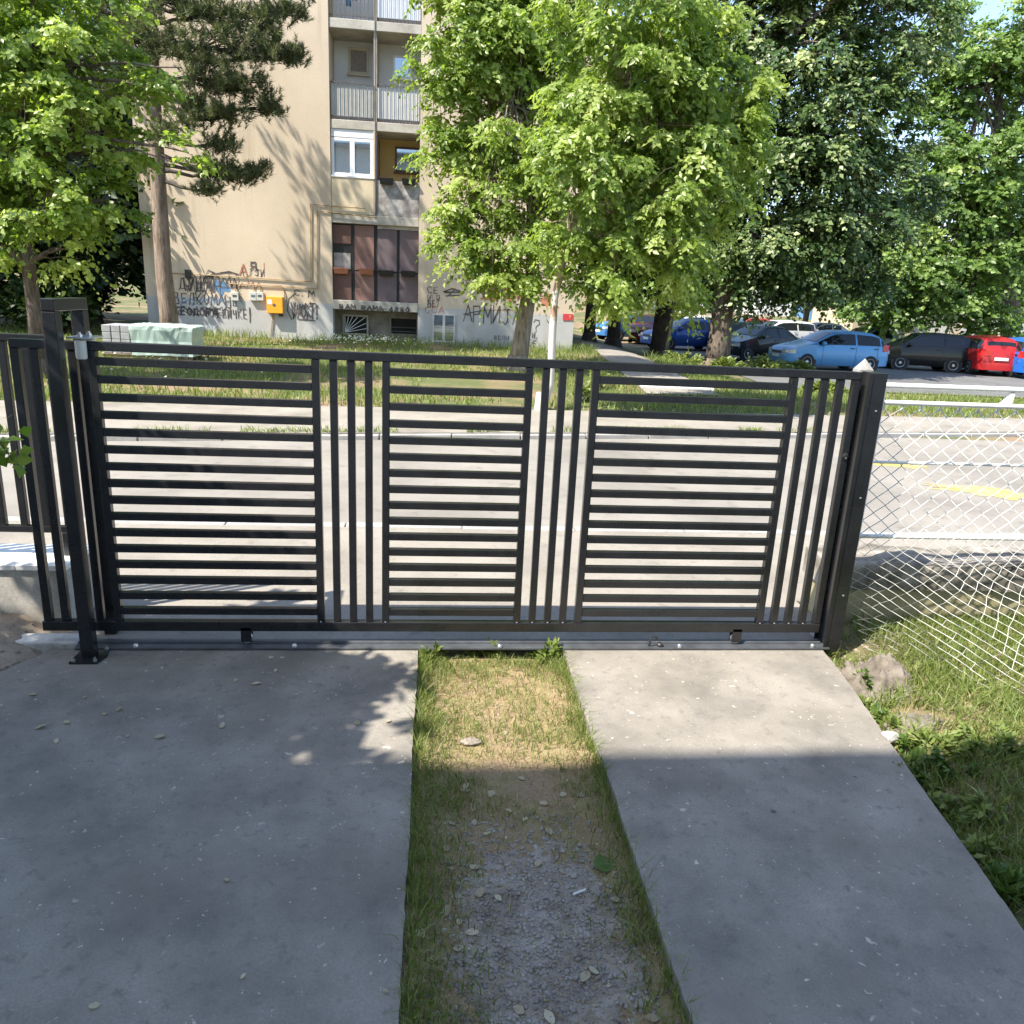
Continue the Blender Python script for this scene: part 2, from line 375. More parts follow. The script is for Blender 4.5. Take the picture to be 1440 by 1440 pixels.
o = grid('gravel_bed', np.linspace(1.68, 2.49, 110), np.linspace(-2.9, -1.36, 200), gravel_h, M['gravelbed']); tag(o, 'grey gravelly patch in the earth strip', 'gravel', kind='structure')
def yard_h(x, y):
    x = np.asarray(x, float); y = np.asarray(y, float)
    e = 4.08+np.minimum(0, (y+0.2))*0.17
    return -0.10+0.11*sm((x-e)/0.5)+0.02*vn(x, y, 3, 3)+0.012*vn(x, y, 9, 4)
o = grid('yard_ground', np.linspace(3.2, 9.5, 160), np.linspace(-5, 0.36, 130), yard_h, M['ground']); tag(o, 'grassy yard ground right of the driveway', 'ground', kind='structure')
def bank_h(x, y):
    x = np.asarray(x, float); y = np.asarray(y, float)
    e = -0.42-np.clip((-y-0.25)*0.42, 0, 9)
    return -0.04+0.14*sm((e-x+0.12)/0.45)+0.02*vn(x, y, 7, 6)+0.015*vn(x, y, 19, 8)
o = grid('soil_bank', np.linspace(-3.5, -0.30, 110), np.linspace(-1.6, 0.245, 80), bank_h, M['clod']); tag(o, 'crumbly brown soil bank left of the driveway', 'soil', kind='structure')

# ------------------------------------------------------------------ sliding gate
S = M['steel']
g = empty('sliding_gate', (1.85, 0.02, 0.0), 'black steel sliding gate with horizontal slats and groups of vertical bars', 'gate')
ZT0, ZT1, ZB0, ZB1 = 1.612, 1.657, 0.094, 0.150
B('top_rail', S, g, -0.365, 4.072, -0.002, 0.042, ZT0, ZT1, 0.004)
B('bottom_rail', S, g, -0.375, 4.072, -0.004, 0.046, ZB0, ZB1, 0.004)
for xx in (-0.365, 0.0, 1.0935, 1.4535, 2.2056, 2.5656, 3.6723, 4.0323):
    B('stile', S, g, xx, xx+0.040, 0.0, 0.04, ZB1+0.0005, ZT0-0.0005, 0.0035)
bar_me = None
for xx in (-0.275, -0.185, -0.095, 1.1835, 1.2735, 1.3635, 2.2956, 2.3856, 2.4756, 3.7623, 3.8523, 3.9423):
    B('bar', S, g, xx, xx+0.040, 0.003, 0.037, ZB1+0.0005, ZT0-0.0005, 0.0035)
for (a, b_) in ((0.0, 1.0935), (1.4535, 2.2056), (2.5656, 3.6723)):
    me = None
    for k in range(16):
        z = 0.190+0.09*k
        B('slat', S, g, a+0.0405, b_-0.0005, 0.0015, 0.0385, z, z+0.040, 0.003)
for xx in (0.70, 3.56):
    mb = MB(); mb.box(xx-0.028, xx+0.028, -0.004, 0.004, 0.030, ZB0+0.02); mb.box(xx-0.028, xx+0.028, 0.036, 0.044, 0.030, ZB0+0.02)
    rb = mb.build('roller_bracket', S, g)
    MB().lathe([(0.030, 0.008), (0.030, 0.014), (0.024, 0.020), (0.030, 0.026), (0.030, 0.032)], 'y', (xx, 0, 0.045), 18).build('wheel', M['zinc'], rb, smooth=True)
lk = MB().lathe([(0.018, 0.0), (0.018, -0.006), (0.014, -0.009)], 'y', (4.052, 0, 1.185), 16).build('lock', M['blacktrim'], g, smooth=True)
MB().box(4.049, 4.055, -0.013, -0.0085, 1.170, 1.180).build('keyhole', M['zinc'], lk)
# weld beads on the bottom rail
for xx in (1.0935, 1.4535, 2.2056, 2.2956, 2.3856, 2.4756, 3.6723, 3.7623, 3.8523, 3.9423):
    MB().lathe([(0.001, 0.0), (0.006, 0.002), (0.004, 0.006)], 'z', (xx+0.02, 0.001, ZB1), 8).build('weld_bead', M['zinc'], g)

tr = empty('gate_track', (1.85, 0.02, 0.0), 'flat dark steel ground track under the sliding gate', 'track')
B('plate', M['track'], tr, -0.20, 4.13, -0.052, 0.072, 0.002, 0.014, 0.002)
MB().tube([(-0.20, 0.02, 0.016), (4.10, 0.02, 0.016)], 0.011, 8).build('rail', M['track'], tr, smooth=True)
for p in ((0.115, -0.034), (2.13, -0.040), (4.03, -0.03), (0.97, -0.034), (3.2, -0.036)):
    bo = MB().lathe([(0.014, 0.0), (0.014, 0.010), (0.009, 0.018), (0.003, 0.020)], 'z', (p[0], p[1], 0.0145), 10).build('bolt', M['zinc'], tr, smooth=True)
fo = B('footing', M['whitecon'], None, -0.62, -0.205, -0.01, 0.115, -0.1, 0.030, 0.012); tag(fo, 'rough white mortar footing beside the gate guide post', 'footing')
# stop hook on the track
hk = MB(); hk.tube([(3.02, -0.02, 0.015), (3.02, -0.03, 0.05), (3.03, -0.025, 0.075), (3.055, -0.02, 0.075), (3.07, -0.02, 0.05)], 0.006, 8)
hk.lathe([(0.02, 0), (0.02, 0.012), (0.012, 0.02)], 'z', (3.085, -0.02, 0.0145), 12)
tag(hk.build('track_stop', M['blacktrim'], smooth=True), 'small black hooked stop on the track right of the grass strip', 'stop')

gpo = empty('guide_post', (-0.09, -0.12, 0.0), 'tall black steel portal post that guides the gate at the left', 'post')
B('leg', S, gpo, -0.125, -0.060, -0.150, -0.085, 0.010, 1.800, 0.005)
B('leg', S, gpo, -0.125, -0.060, 0.150, 0.215, 0.0, 1.800, 0.005)
B('crossbeam', S, gpo, -0.125, -0.060, -0.150, 0.215, 1.8005, 1.860, 0.005)
mb = MB(); mb.add([(-0.16+0.14*c, -0.215+0.18*d, z) for z in (0.001, 0.010) for c, d in ((0, 0), (1, 0), (1.15, 0.5), (1, 1), (0, 1))],
                  [(0, 1, 2, 3, 4), (9, 8, 7, 6, 5), (0, 1, 6, 5), (1, 2, 7, 6), (2, 3, 8, 7), (3, 4, 9, 8), (4, 0, 5, 9)])
bp = mb.build('base_plate', S, gpo)
for p in ((-0.145, -0.195), (-0.035, -0.195), (-0.030, -0.055), (-0.145, -0.055)):
    MB().lathe([(0.011, 0), (0.011, 0.008), (0.006, 0.009), (0.006, 0.022)], 'z', (p[0], p[1], 0.0105), 6).build('bolt', M['zinc'], bp)
br = MB(); br.box(-0.066, 0.045, -0.062, 0.110, 1.672, 1.680)
brk = br.build('roller_bracket', M['zinc'], gpo, bevel=0.002)
for (xx, yy) in ((-0.012, -0.030), (-0.012, 0.075)):
    MB().lathe([(0.016, 0.0), (0.026, -0.006), (0.026, -0.085), (0.022, -0.095)], 'z', (xx, yy, 1.668), 18).build('roller', M['nylon'], brk, smooth=True)
    MB().lathe([(0.013, 0.0), (0.013, 0.012), (0.007, 0.013), (0.007, 0.022)], 'z', (xx, yy, 1.6805), 6).build('nut', M['zinc'], brk)

rp = empty('receiving_post', (4.145, 0.02, 0.0), 'black steel post that receives the gate at the right', 'post')
B('tube', S, rp, 4.118, 4.203, -0.035, 0.085, -0.02, 1.658, 0.004)
B('flange', S, rp, 4.094, 4.1175, -0.040, -0.034, 0.016, 1.652, 0.001)
B('flange', S, rp, 4.094, 4.1175, 0.078, 0.084, 0.016, 1.652, 0.001)
for zz in (0.35, 0.95, 1.45):
    MB().lathe([(0.006, 0), (0.006, -0.003), (0.002, -0.005)], 'y', (4.165, -0.0352, zz), 8).build('rivet', M['zinc'], rp)

wp = empty('old_post', (4.165, 0.16, 0.0), 'old white pointed post hidden behind the receiving post', 'post')
B('shaft', M['kerb'], wp, 4.125, 4.205, 0.12, 0.20, 0.0, 1.66)
MB().add([(4.126, 0.121, 1.6605), (4.204, 0.121, 1.6605), (4.204, 0.199, 1.6605), (4.126, 0.199, 1.6605), (4.165, 0.16, 1.722)], [(3, 2, 1, 0), (0, 1, 4), (1, 2, 4), (2, 3, 4), (3, 0, 4)]).build('cap', M['kerb'], wp)

# left boundary: wall + bar fence
lw = empty('boundary_wall', (-1.8, 0.4, 0.0), 'low stained concrete wall with a white coping left of the gate', 'wall')
B('wall', M['wallc'], lw, -6.0, -0.34, 0.252, 0.60, -0.12, 0.352, 0.008)
x = -5.0
while x < -0.5:
    x1 = min(x+0.44, -0.325)
    B('coping_slab', M['whitepaint'], lw, x, x1-0.006, 0.235, 0.615, 0.3525, 0.385, 0.004); x += 0.44
lf = empty('bar_fence', (-1.8, 0.42, 0.39), 'black steel bar fence on the low wall left of the gate', 'fence')
B('top_rail', S, lf, -5.0, -0.345, 0.40, 0.44, 1.610, 1.650, 0.004)
B('bottom_rail', S, lf, -5.0, -0.345, 0.40, 0.44, 0.525, 0.565, 0.004)
x = -0.39
while x > -4.9:
    B('bar', S, lf, x, x+0.04, 0.403, 0.437, 0.5655, 1.6095, 0.0035); x -= 0.12
for x in (-0.41, -2.0, -3.6): B('foot', S, lf, x, x+0.04, 0.40, 0.44, 0.3855, 0.5245, 0.003)

# right boundary: low wall, white frame fence with netting, loose netting
rw = empty('boundary_wall', (5.6, 0.5, 0.0), 'low mossy concrete wall under the white netting fence', 'wall')
B('base', M['yellowwall'], rw, 4.30, 10, 0.372, 0.66, -0.12, 0.232, 0.01)
def capz(x): return 0.42+0.012*math.sin(x*7)+0.008*math.sin(x*19)
mb = MB(); N = 60
for i in range(N+1):
    x = 4.28+i*5.7/N; j = 0.012*math.sin(x*11)+0.008*math.sin(x*27); zc = capz(x)
    mb.v += [(x, 0.352+j, 0.2325), (x, 0.345+j, 0.30), (x, 0.35+j*0.6, zc-0.02), (x, 0.37, zc), (x, 0.70, zc+0.004), (x, 0.70, 0.2325)]
for i in range(N):
    for k in range(5): mb.f.append((i*6+k, (i+1)*6+k, (i+1)*6+k+1, i*6+k+1))
mb.f.append((0, 1, 2, 3, 4, 5)); mb.f.append(tuple(N*6+k for k in range(6))[::-1])
mb.build('cap', M['mossy'], rw, smooth=True, sharp=50)

wf = empty('netting_fence', (5.5, 0.15, 0.4), 'white tube frame fence filled with white wire netting right of the gate', 'fence')
FY = 0.15
def pipe(name, a, b_, r): return MB().tube([a, b_], r, 10).build(name, M['whitepaint'], wf, smooth=True)
pipe('rail', (4.30, FY, 1.575), (7.6, FY, 1.585), 0.017)
pipe('rail', (4.315, FY, 1.478), (7.6, FY, 1.486), 0.015)
pipe('rail', (4.305, FY, 1.125), (7.6, FY, 1.13), 0.009)
pipe('rail', (4.30, FY, 0.665), (7.6, FY, 0.662), 0.013)
pipe('stile', (4.30, FY, 0.60), (4.30, FY, 1.557), 0.016)
MB().add([(5.04, FY-0.01, 1.4935), (5.11, FY-0.01, 1.4935), (5.115, FY-0.01, 1.560), (5.095, FY-0.01, 1.560), (5.04, FY+0.01, 1.4935), (5.11, FY+0.01, 1.4935), (5.115, FY+0.01, 1.560), (5.095, FY+0.01, 1.560)],
         [(0, 1, 2, 3), (7, 6, 5, 4), (0, 4, 5, 1), (1, 5, 6, 2), (2, 6, 7, 3), (3, 7, 4, 0)]).build('strut', M['whitepaint'], wf)
for xx in (5.9, 7.3): pipe('post', (xx, FY, -0.1), (xx, FY, 1.46), 0.022)

def netting(name, parent, mat, Sf, nu, nv, du, r, seed, knots=False):
    rnd = np.random.RandomState(seed); mb = MB()
    for j in range(nu):
        pts = []
        for k in range(nv+1):
            side = (k+j) % 2
            u = (j+side*1.04-0.02)*du; v = k/nv
            p = Sf(u, v); off = 0.004*(1 if k % 2 else -1)
            pts.append((p[0]+rnd.normal(0, 0.0016), p[1]+off+rnd.normal(0, 0.0016), p[2]+rnd.normal(0, 0.0016)))
        mb.tube(pts, r, 4, cap=False)
        if knots:
            p = Vector(pts[0]); mb.tube([p+Vector((-0.006, 0, -0.012)), p+Vector((0.012, 0, 0.03))], [0.009, 0.004], 5)
    o = mb.build(name, mat, parent, fix=False, smooth=True, sharp=180)
    if parent is not None: o['kind'] = 'stuff'
    return o
netting('netting', wf, M['wirewhite'], lambda u, v: (4.315+u, FY+0.012*math.sin(v*7+u*3), 1.448-v*0.78), 48, 16, 0.060, 0.0042, 1, True)
def loose(u, v):
    x = 4.24+u; out = 0.16+0.95*float(sm((u-0.02)/0.6))+.06*math.sin(u*9)+.04*math.sin(u*23)
    sag = 0.06*math.sin(u*5+v*4)+0.04*math.sin(u*11-v*6)+.02*math.sin(u*27+v*13)
    return (x+0.05*v*math.sin(u*2)+0.16*v*v+.012*math.sin(v*17+u*8), 0.125-out*v**1.5+sag*v*(1.2-v), 0.66*(1-v)**1.35+0.02-.07*v**3+0.03*math.sin(u*6+1)*v)
ln = netting('loose_netting', None, M['wire'], loose, 62, 26, 0.050, 0.0023, 2)
tag(ln, 'loose galvanised wire netting sagging out over the grass', 'netting')

# ------------------------------------------------------------------ house behind the viewer (casts the large shade)
hs = empty('house', (-2, -10, 0), 'white rendered house standing behind the viewer', 'house')
B('wall', M['whitepaint'], hs, -13, 8.6, -15, -5.15, -0.2, 9.95)
B('roof', M['clod'], hs, -13.4, 9.0, -15.4, -4.60, 9.951, 10.16)


# ------------------------------------------------------------------ apartment block
YB = 21.0
def wallmat():
    M_, n, l, b = newmat('render_wall_mat'); g_ = n.new('ShaderNodeNewGeometry'); P = g_.outputs['Position']
    t1 = noise(n, l, 0.5, 4, 0.6, P); t2 = noise(n, l, 30, 3, 0.7, P)
    tan = mix(n, l, rampf(n, l, t1.outputs['Fac'], 0.3, 0.7), (0.50, 0.41, 0.305), (0.60, 0.505, 0.385))
    gry = mix(n, l, rampf(n, l, t1.outputs['Fac'], 0.3, 0.7), (0.38, 0.375, 0.36), (0.49, 0.485, 0.47))
    sx = n.new('ShaderNodeSeparateXYZ'); l.new(P, sx.inputs[0])
    ad = n.new('ShaderNodeMath'); ad.operation = 'ADD'; l.new(sx.outputs['Z'], ad.inputs[0])
    tt = noise(n, l, 1.6, 4, 0.6, P); ml = n.new('ShaderNodeMath'); ml.operation = 'MULTIPLY'; l.new(tt.outputs['Fac'], ml.inputs[0]); ml.inputs[1].default_value = 0.25
    l.new(ml.outputs[0], ad.inputs[1])
    c = mix(n, l, rampf(n, l, ad.outputs[0], 1.56, 1.50), tan, gry)                  # grey painted base band
    c = mix(n, l, 0.25, c, t2.outputs['Fac'], 'OVERLAY')
    mp = n.new('ShaderNodeMapping'); mp.inputs['Scale'].default_value = (2.2, 2.2, 0.16); l.new(P, mp.inputs[0])
    t4 = noise(n, l, 1.0, 4, 0.65, mp.outputs[0]); c = mix(n, l, rampf(n, l, t4.outputs['Fac'], 0.55, 0.95), c, (0.25, 0.20, 0.15))
    l.new(c, b.inputs['Base Color']); b.inputs['Roughness'].default_value = 0.92; b.inputs['Specular IOR Level'].default_value = 0.2
    bump(n, l, b, t2.outputs['Fac'], 0.3, 0.01); return M_
M['wall'] = wallmat()
M['slabc'] = concrete('loggia_concrete_mat', (0.42, 0.39, 0.33), (0.30, 0.27, 0.23), (0.50, 0.47, 0.41), 2, spots=False)
M['cream'] = plain('cream_render_mat', (0.56, 0.47, 0.33), 0.9, var=0.1, scale=1.5)
M['white'] = plain('white_render_mat', (0.70, 0.69, 0.66), 0.9, var=0.08, scale=1.5)
M['yellow'] = plain('yellow_render_mat', (0.60, 0.43, 0.17), 0.9, var=0.1, scale=1.5)
M['stain'] = concrete('stained_parapet_mat', (0.30, 0.28, 0.26), (0.16, 0.14, 0.13), (0.50, 0.48, 0.47), 4, spots=False)
M['brown'] = plain('brown_panel_mat', (0.16, 0.085, 0.068), 0.8, var=0.2, scale=2)
M['brown2'] = plain('light_brown_panel_mat', (0.21, 0.12, 0.10), 0.8, var=0.2, scale=2)
M['plum'] = plain('plum_panel_mat', (0.145, 0.108, 0.114), 0.8, var=0.15, scale=2)
M['iron'] = plain('old_iron_mat', (0.09, 0.085, 0.085), 0.7, var=0.3)
M['basement'] = concrete('basement_wall_mat', (0.22, 0.19, 0.15), (0.13, 0.11, 0.09), (0.29, 0.26, 0.21), 2, spots=False)
M['voiddark'] = plain('dark_opening_mat', (0.012, 0.011, 0.010), 0.9)
M['pvc'] = plain('white_pvc_mat', (0.78, 0.79, 0.80), 0.35, var=0.03)
M['terra'] = plain('terracotta_mat', (0.36, 0.14, 0.075), 0.8, var=0.15)
M['blackpl'] = plain('black_plastic_mat', (0.02, 0.018, 0.018), 0.6)
M['curtain'] = plain('curtain_mat', (0.27, 0.22, 0.19), 0.9, var=0.25, scale=9)
M['gasorange'] = plain('orange_box_mat', (0.78, 0.36, 0.025), 0.5, var=0.08)
M['metergrey'] = plain('meter_box_mat', (0.50, 0.50, 0.46), 0.6, var=0.12)
M['pipe'] = plain('gas_pipe_mat', (0.30, 0.20, 0.09), 0.6, var=0.2)
M['gblack'] = plain('black_spray_mat', (0.085, 0.072, 0.070), 0.85, var=0.75, scale=4)
M['gred'] = plain('rust_red_spray_mat', (0.42, 0.17, 0.10), 0.8, var=0.35, scale=5)
M['gblue'] = plain('blue_spray_mat', (0.10, 0.20, 0.34), 0.8, var=0.4, scale=4)
M['gwhite'] = plain('white_smear_mat', (0.62, 0.62, 0.62), 0.8, var=0.15, scale=5)
M['signred'] = plain('red_sign_mat', (0.50, 0.04, 0.05), 0.5, var=0.1)

bd = empty('apartment_building', (0.4, YB, 0.25), 'tan rendered apartment block with a column of loggias and graffiti', 'apartment block')
def bx(px, py=300, Y=YB): return at(px, py, Y).x
def bz(py, px=528, Y=YB): return at(px, py, Y).z
XL, XR, XM = bx(465, 250), bx(590, 250), bx(527.5, 250)
X0, X1 = bx(236, 430), bx(807, 450); YK = YB+1.25; TOP = 15.2
B('wall', M['wall'], bd, X0-0.6, XL, YB, YB+11, 0.0, TOP)
B('wall', M['wall'], bd, XR, X1, YB, YB+11, 0.0, TOP)
B('back_wall', M['white'], bd, XL+0.002, XR-0.002, YK, YK+0.3, 0.0, TOP)
LV = [(bz(424), bz(437)), (bz(303), bz(316)), (bz(171), bz(184)), (bz(29), bz(43))]
LV.append((LV[3][0]+2.55, LV[3][1]+2.55)); LV.append((LV[4][0]+2.55, LV[4][1]+2.55))
FLOORS = []
for i, (zt, zb) in enumerate(LV):
    FLOORS.append(B('floor_slab', M['slabc'], bd, XL+0.003, XR-0.003, YB+(0.03 if i else -0.04), YK-0.002, zb, zt, 0.015))
B('divider', M['slabc'], bd, XM-0.05, XM+0.05, YB+0.06, YK-0.003, LV[1][0]+0.002, LV[2][1]-0.002)
for i in (2, 3, 4): B('divider', M['slabc'], bd, XM-0.04, XM+0.04, YB+0.10, YK-0.003, LV[i][0]+0.002, (LV[i+1][1])-0.002)
# window helper: frame ring + pane (sub-part)
def window(x0, x1, z0, z1, y, fm, pm, fw=0.06, mull=0, sill=True, name='window', fd=0.06):
    mb = MB(); mb.box(x0, x0+fw, y-fd, y, z0, z1); mb.box(x1-fw, x1, y-fd, y, z0, z1)
    mb.box(x0+fw, x1-fw, y-fd, y, z0, z0+fw); mb.box(x0+fw, x1-fw, y-fd, y, z1-fw, z1)
    for k in range(mull):
        c = x0+(x1-x0)*(k+1)/(mull+1); mb.box(c-fw*0.8, c+fw*0.8, y-fd+0.003, y, z0+fw, z1-fw)
    wdw = mb.build(name, fm, bd)
    n_ = mull+1; xs_ = [x0+fw]+[x0+(x1-x0)*(k+1)/n_ for k in range(mull)]+[x1-fw]
    for k in range(n_):
        a = xs_[k]+(fw*0.8 if k else 0); b2 = xs_[k+1]-(fw*0.8 if k < n_-1 else 0)
        B('pane', pm, wdw, a+0.001, b2-0.001, y-fd*0.55, y-fd*0.45, z0+fw+0.001, z1-fw-0.001)
    if sill: B('sill', fm, wdw, x0-0.04, x1+0.04, y-fd-0.06, y-0.001, z0-0.045, z0-0.002)
    return wdw
def kx(px, py): return at(px, py, YK).x
def kz(py, px=528): return at(px, py, YK).z
# level 0: basement
B('basement_wall', M['basement'], bd, XL+0.004, XR-0.004, YB+0.55, YB+0.70, 0.0, LV[0][1]-0.002)
YS = YB+0.55
def sx(px, py=455): return at(px, py, YS).x
def sz(py, px=528): return at(px, py, YS).z
wd = window(sx(482), sx(518), sz(472), sz(444), YS, M['slabc'], M['voiddark'], 0.05, sill=False)
for k in range(7):
    a_ = R(12+k*13); cx, cz = sx(482)+0.08, sz(472)+0.07
    Ln = min((sx(518)-0.06-cx)/max(0.05, math.cos(a_)), (sz(444)-0.06-cz)/max(0.05, math.sin(a_)))
    MB().tube([(cx, YS-0.075, cz), (cx+math.cos(a_)*Ln, YS-0.075, cz+math.sin(a_)*Ln)], 0.011, 6).build('grille_bar', M['whitepaint'], wd)
wd = window(sx(548), sx(588), sz(470), sz(444), YS, M['basement'], M['voiddark'], 0.05, sill=False)
for k in range(2):
    zc = sz(470)+0.12+k*0.13; MB().tube([(sx(550), YS-0.075, zc), (sx(586), YS-0.075, zc)], 0.014, 6).build('grille_bar', M['iron'], wd)
# level 1: closed off with metal panels
YP = YB+0.16
def px_(p, py=370): return at(p, py, YP).x
def pz_(py, px=528): return at(px, py, YP).z
B('panel_backing', M['blackpl'], bd, XL+0.005, XR-0.005, YP+0.03, YP+0.09, LV[0][0]+0.002, LV[1][1]-0.002)
cols = [(469, 494, 'brown'), (499, 526, 'brown2'), (531, 558, 'plum'), (562, 588, 'plum')]
for ci, (a, b_, mk) in enumerate(cols):
    parts = [(424, 383), (381, 318)] if ci else [(424, 383), (345, 319)]
    if ci > 1: parts = [(424, 383), (381, 322)]
    for (p0, p1) in parts:
        B('panel', M[mk], bd, px_(a), px_(b_), YP, YP+0.025, max(pz_(p0), LV[0][0]+0.004), min(pz_(p1), LV[1][1]-0.004), 0.006)
B('panel', M['stain'], bd, px_(469.5), px_(493), YP+0.012, YP+0.026, pz_(381), pz_(358), 0.004)
B('frame_beam', M['slabc'], bd, px_(531), px_(588.5), YP-0.02, YP+0.02, pz_(321.5), LV[1][1]-0.002)
# level 2: left bay enclosed with a pvc window, right bay open
B('infill_wall', M['cream'], bd, XL+0.004, XM-0.045, YB+0.02, YB+0.14, LV[1][0]+0.002, bz(250))
YW = YB+0.12
B('window_head', M['pvc'], bd, XL+0.02, XM-0.06, YW-0.06, YW+0.02, bz(195), LV[2][1]-0.003)
window(XL+0.02, XM-0.06, bz(249.5), bz(196), YW, M['pvc'], M['glass'], 0.085, 1, sill=True)
B('infill_post', M['cream'], bd, XM-0.058, XM-0.012, YB+0.03, YB+0.10, LV[1][0]+0.003, LV[2][1]-0.003)
B('loggia_lining', M['yellow'], bd, XM+0.051, XR-0.004, YK-0.03, YK-0.001, LV[1][0]+0.002, LV[2][1]-0.002)
window(kx(556, 220), kx(594, 220), kz(240), kz(205), YK-0.03, M['brown'], M['glass'], 0.05)
B('parapet', M['stain'], bd, XM+0.002, XR-0.005, YB+0.05, YB+0.13, LV[1][0]+0.002, bz(253), 0.01)
B('slatted_screen', M['brown'], bd, XM+0.055, XM+0.075, YB+0.15, YK-0.3, LV[1][0]+0.9, LV[2][1]-0.1)
# level 3 and 4: open loggias with iron railings
def railing(x0, x1, zf, h=1.0, y=YB+0.07, n=11):
    rl = MB().box(x0, x1, y-0.015, y+0.015, zf+h-0.03, zf+h).build('railing', M['iron'], bd)
    MB().box(x0, x1, y-0.012, y+0.012, zf+0.08, zf+0.105).build('bottom_bar', M['iron'], rl)
    for k in range(n+1):
        xx = x0+0.02+(x1-x0-0.04)*k/n
        MB().box(xx-0.008, xx+0.008, y-0.008, y+0.008, zf+0.003, zf+h-0.031).build('baluster', M['iron'], rl)
for i in (2, 3, 4):
    railing(XL+0.01, XM-0.045, LV[i][0]); railing(XM+0.045, XR-0.01, LV[i][0])
B('balcony_sheet', M['metergrey'], bd, XL+0.03, XM-0.06, YB+0.10, YB+0.112, LV[2][0]+0.11, LV[2][0]+0.95)
B('balcony_sheet', M['white'], bd, XM+0.06, XR-0.03, YB+0.10, YB+0.112, LV[2][0]+0.11, LV[2][0]+0.93)
B('balcony_sheet', M['pvc'], bd, XM+0.06, XR-0.03, YB+0.10, YB+0.112, LV[3][0]+0.11, LV[3][0]+0.96)
wd = window(kx(490, 90), kx(519, 90), kz(107), kz(70), YK, M['cream'], M['curtain'], 0.07)
wd = window(kx(553, 92), kx(579, 92), kz(108), kz(76), YK, M['pvc'], M['glass'], 0.055)
for i in (3, 4):
    window(kx(490, 90), kx(519, 90), kz(107)+2.55*(i-2), kz(70)+2.55*(i-2), YK, M['pvc'], M['glass'], 0.07)
    window(kx(553, 92), kx(579, 92), kz(108)+2.55*(i-2), kz(76)+2.55*(i-2), YK, M['pvc'], M['glass'], 0.055)
MB().tube([(XM+0.02, YB+0.03, LV[1][0]), (XM+0.01, YB+0.02, LV[2][0]), (XM, YB+0.03, LV[4][0])], 0.018, 6).build('downpipe', M['iron'], bd)
# small window on the right wall
window(bx(608, 460), bx(640, 460), bz(481, 620), bz(441, 620), YB+0.001, M['metergrey'], M['glass'], 0.05, 1, sill=False, fd=0.05)
# gas pipes
def wp_(px, py, d=0.03): v = at(px, py, YB-d); return (v.x, YB-d, v.z)
for pts in ([(240, 384), (330, 389), (437, 396), (437, 287), (460, 289), (513, 293)], [(322, 399), (380, 402), (446, 406), (446, 296), (462, 298), (530, 306)],
            [(380, 402), (396, 402), (400, 412), (400, 420)], [(384, 440), (381, 470)]):
    MB().tube([wp_(*p) for p in pts], 0.016, 6).build('gas_pipe', M['pipe'], bd, smooth=True)
for pxx in (331, 357, 366):
    q = wp_(pxx, 416, 0.0); bxm = B('meter_box', M['metergrey'], bd, q[0]-0.11, q[0]+0.11, YB-0.10, YB-0.001, q[2]-0.14, q[2]+0.11, 0.008)
    B('meter_window', M['glass'], bxm, q[0]-0.06, q[0]+0.06, YB-0.106, YB-0.1005, q[2]-0.03, q[2]+0.03)
    MB().tube([wp_(pxx, 401, 0.03), wp_(pxx, 411, 0.03)], 0.012, 6).build('gas_pipe', M['pipe'], bd)
q = wp_(388, 429, 0)
gb = B('gas_cabinet', M['gasorange'], bd, q[0]-0.24, q[0]+0.24, YB-0.20, YB-0.001, q[2]-0.24, q[2]+0.25, 0.012)
MB().add([(q[0]-0.01, YB-0.204, q[2]+0.06), (q[0]+0.05, YB-0.204, q[2]), (q[0]-0.01, YB-0.204, q[2]-0.06), (q[0]-0.07, YB-0.204, q[2])], [(0, 1, 2, 3)]).build('mark', M['gblack'], gb)
B('notice', M['whitepaint'], gb, q[0]-0.21, q[0]-0.08, YB-0.2055, YB-0.2005, q[2]+0.02, q[2]+0.16)
B('lock_tab', M['blackpl'], gb, q[0]+0.10, q[0]+0.22, YB-0.15, YB-0.05, q[2]-0.33, q[2]-0.245)
q = wp_(799, 446, 0); B('red_plate', M['signred'], bd, q[0]-0.17, q[0]+0.15, YB-0.02, YB-0.002, q[2]-0.10, q[2]+0.10)
q = wp_(265, 385, 0); B('cable_box', M['blackpl'], bd, q[0]-0.08, q[0]+0.08, YB-0.09, YB-0.001, q[2]-0.13, q[2]+0.12)
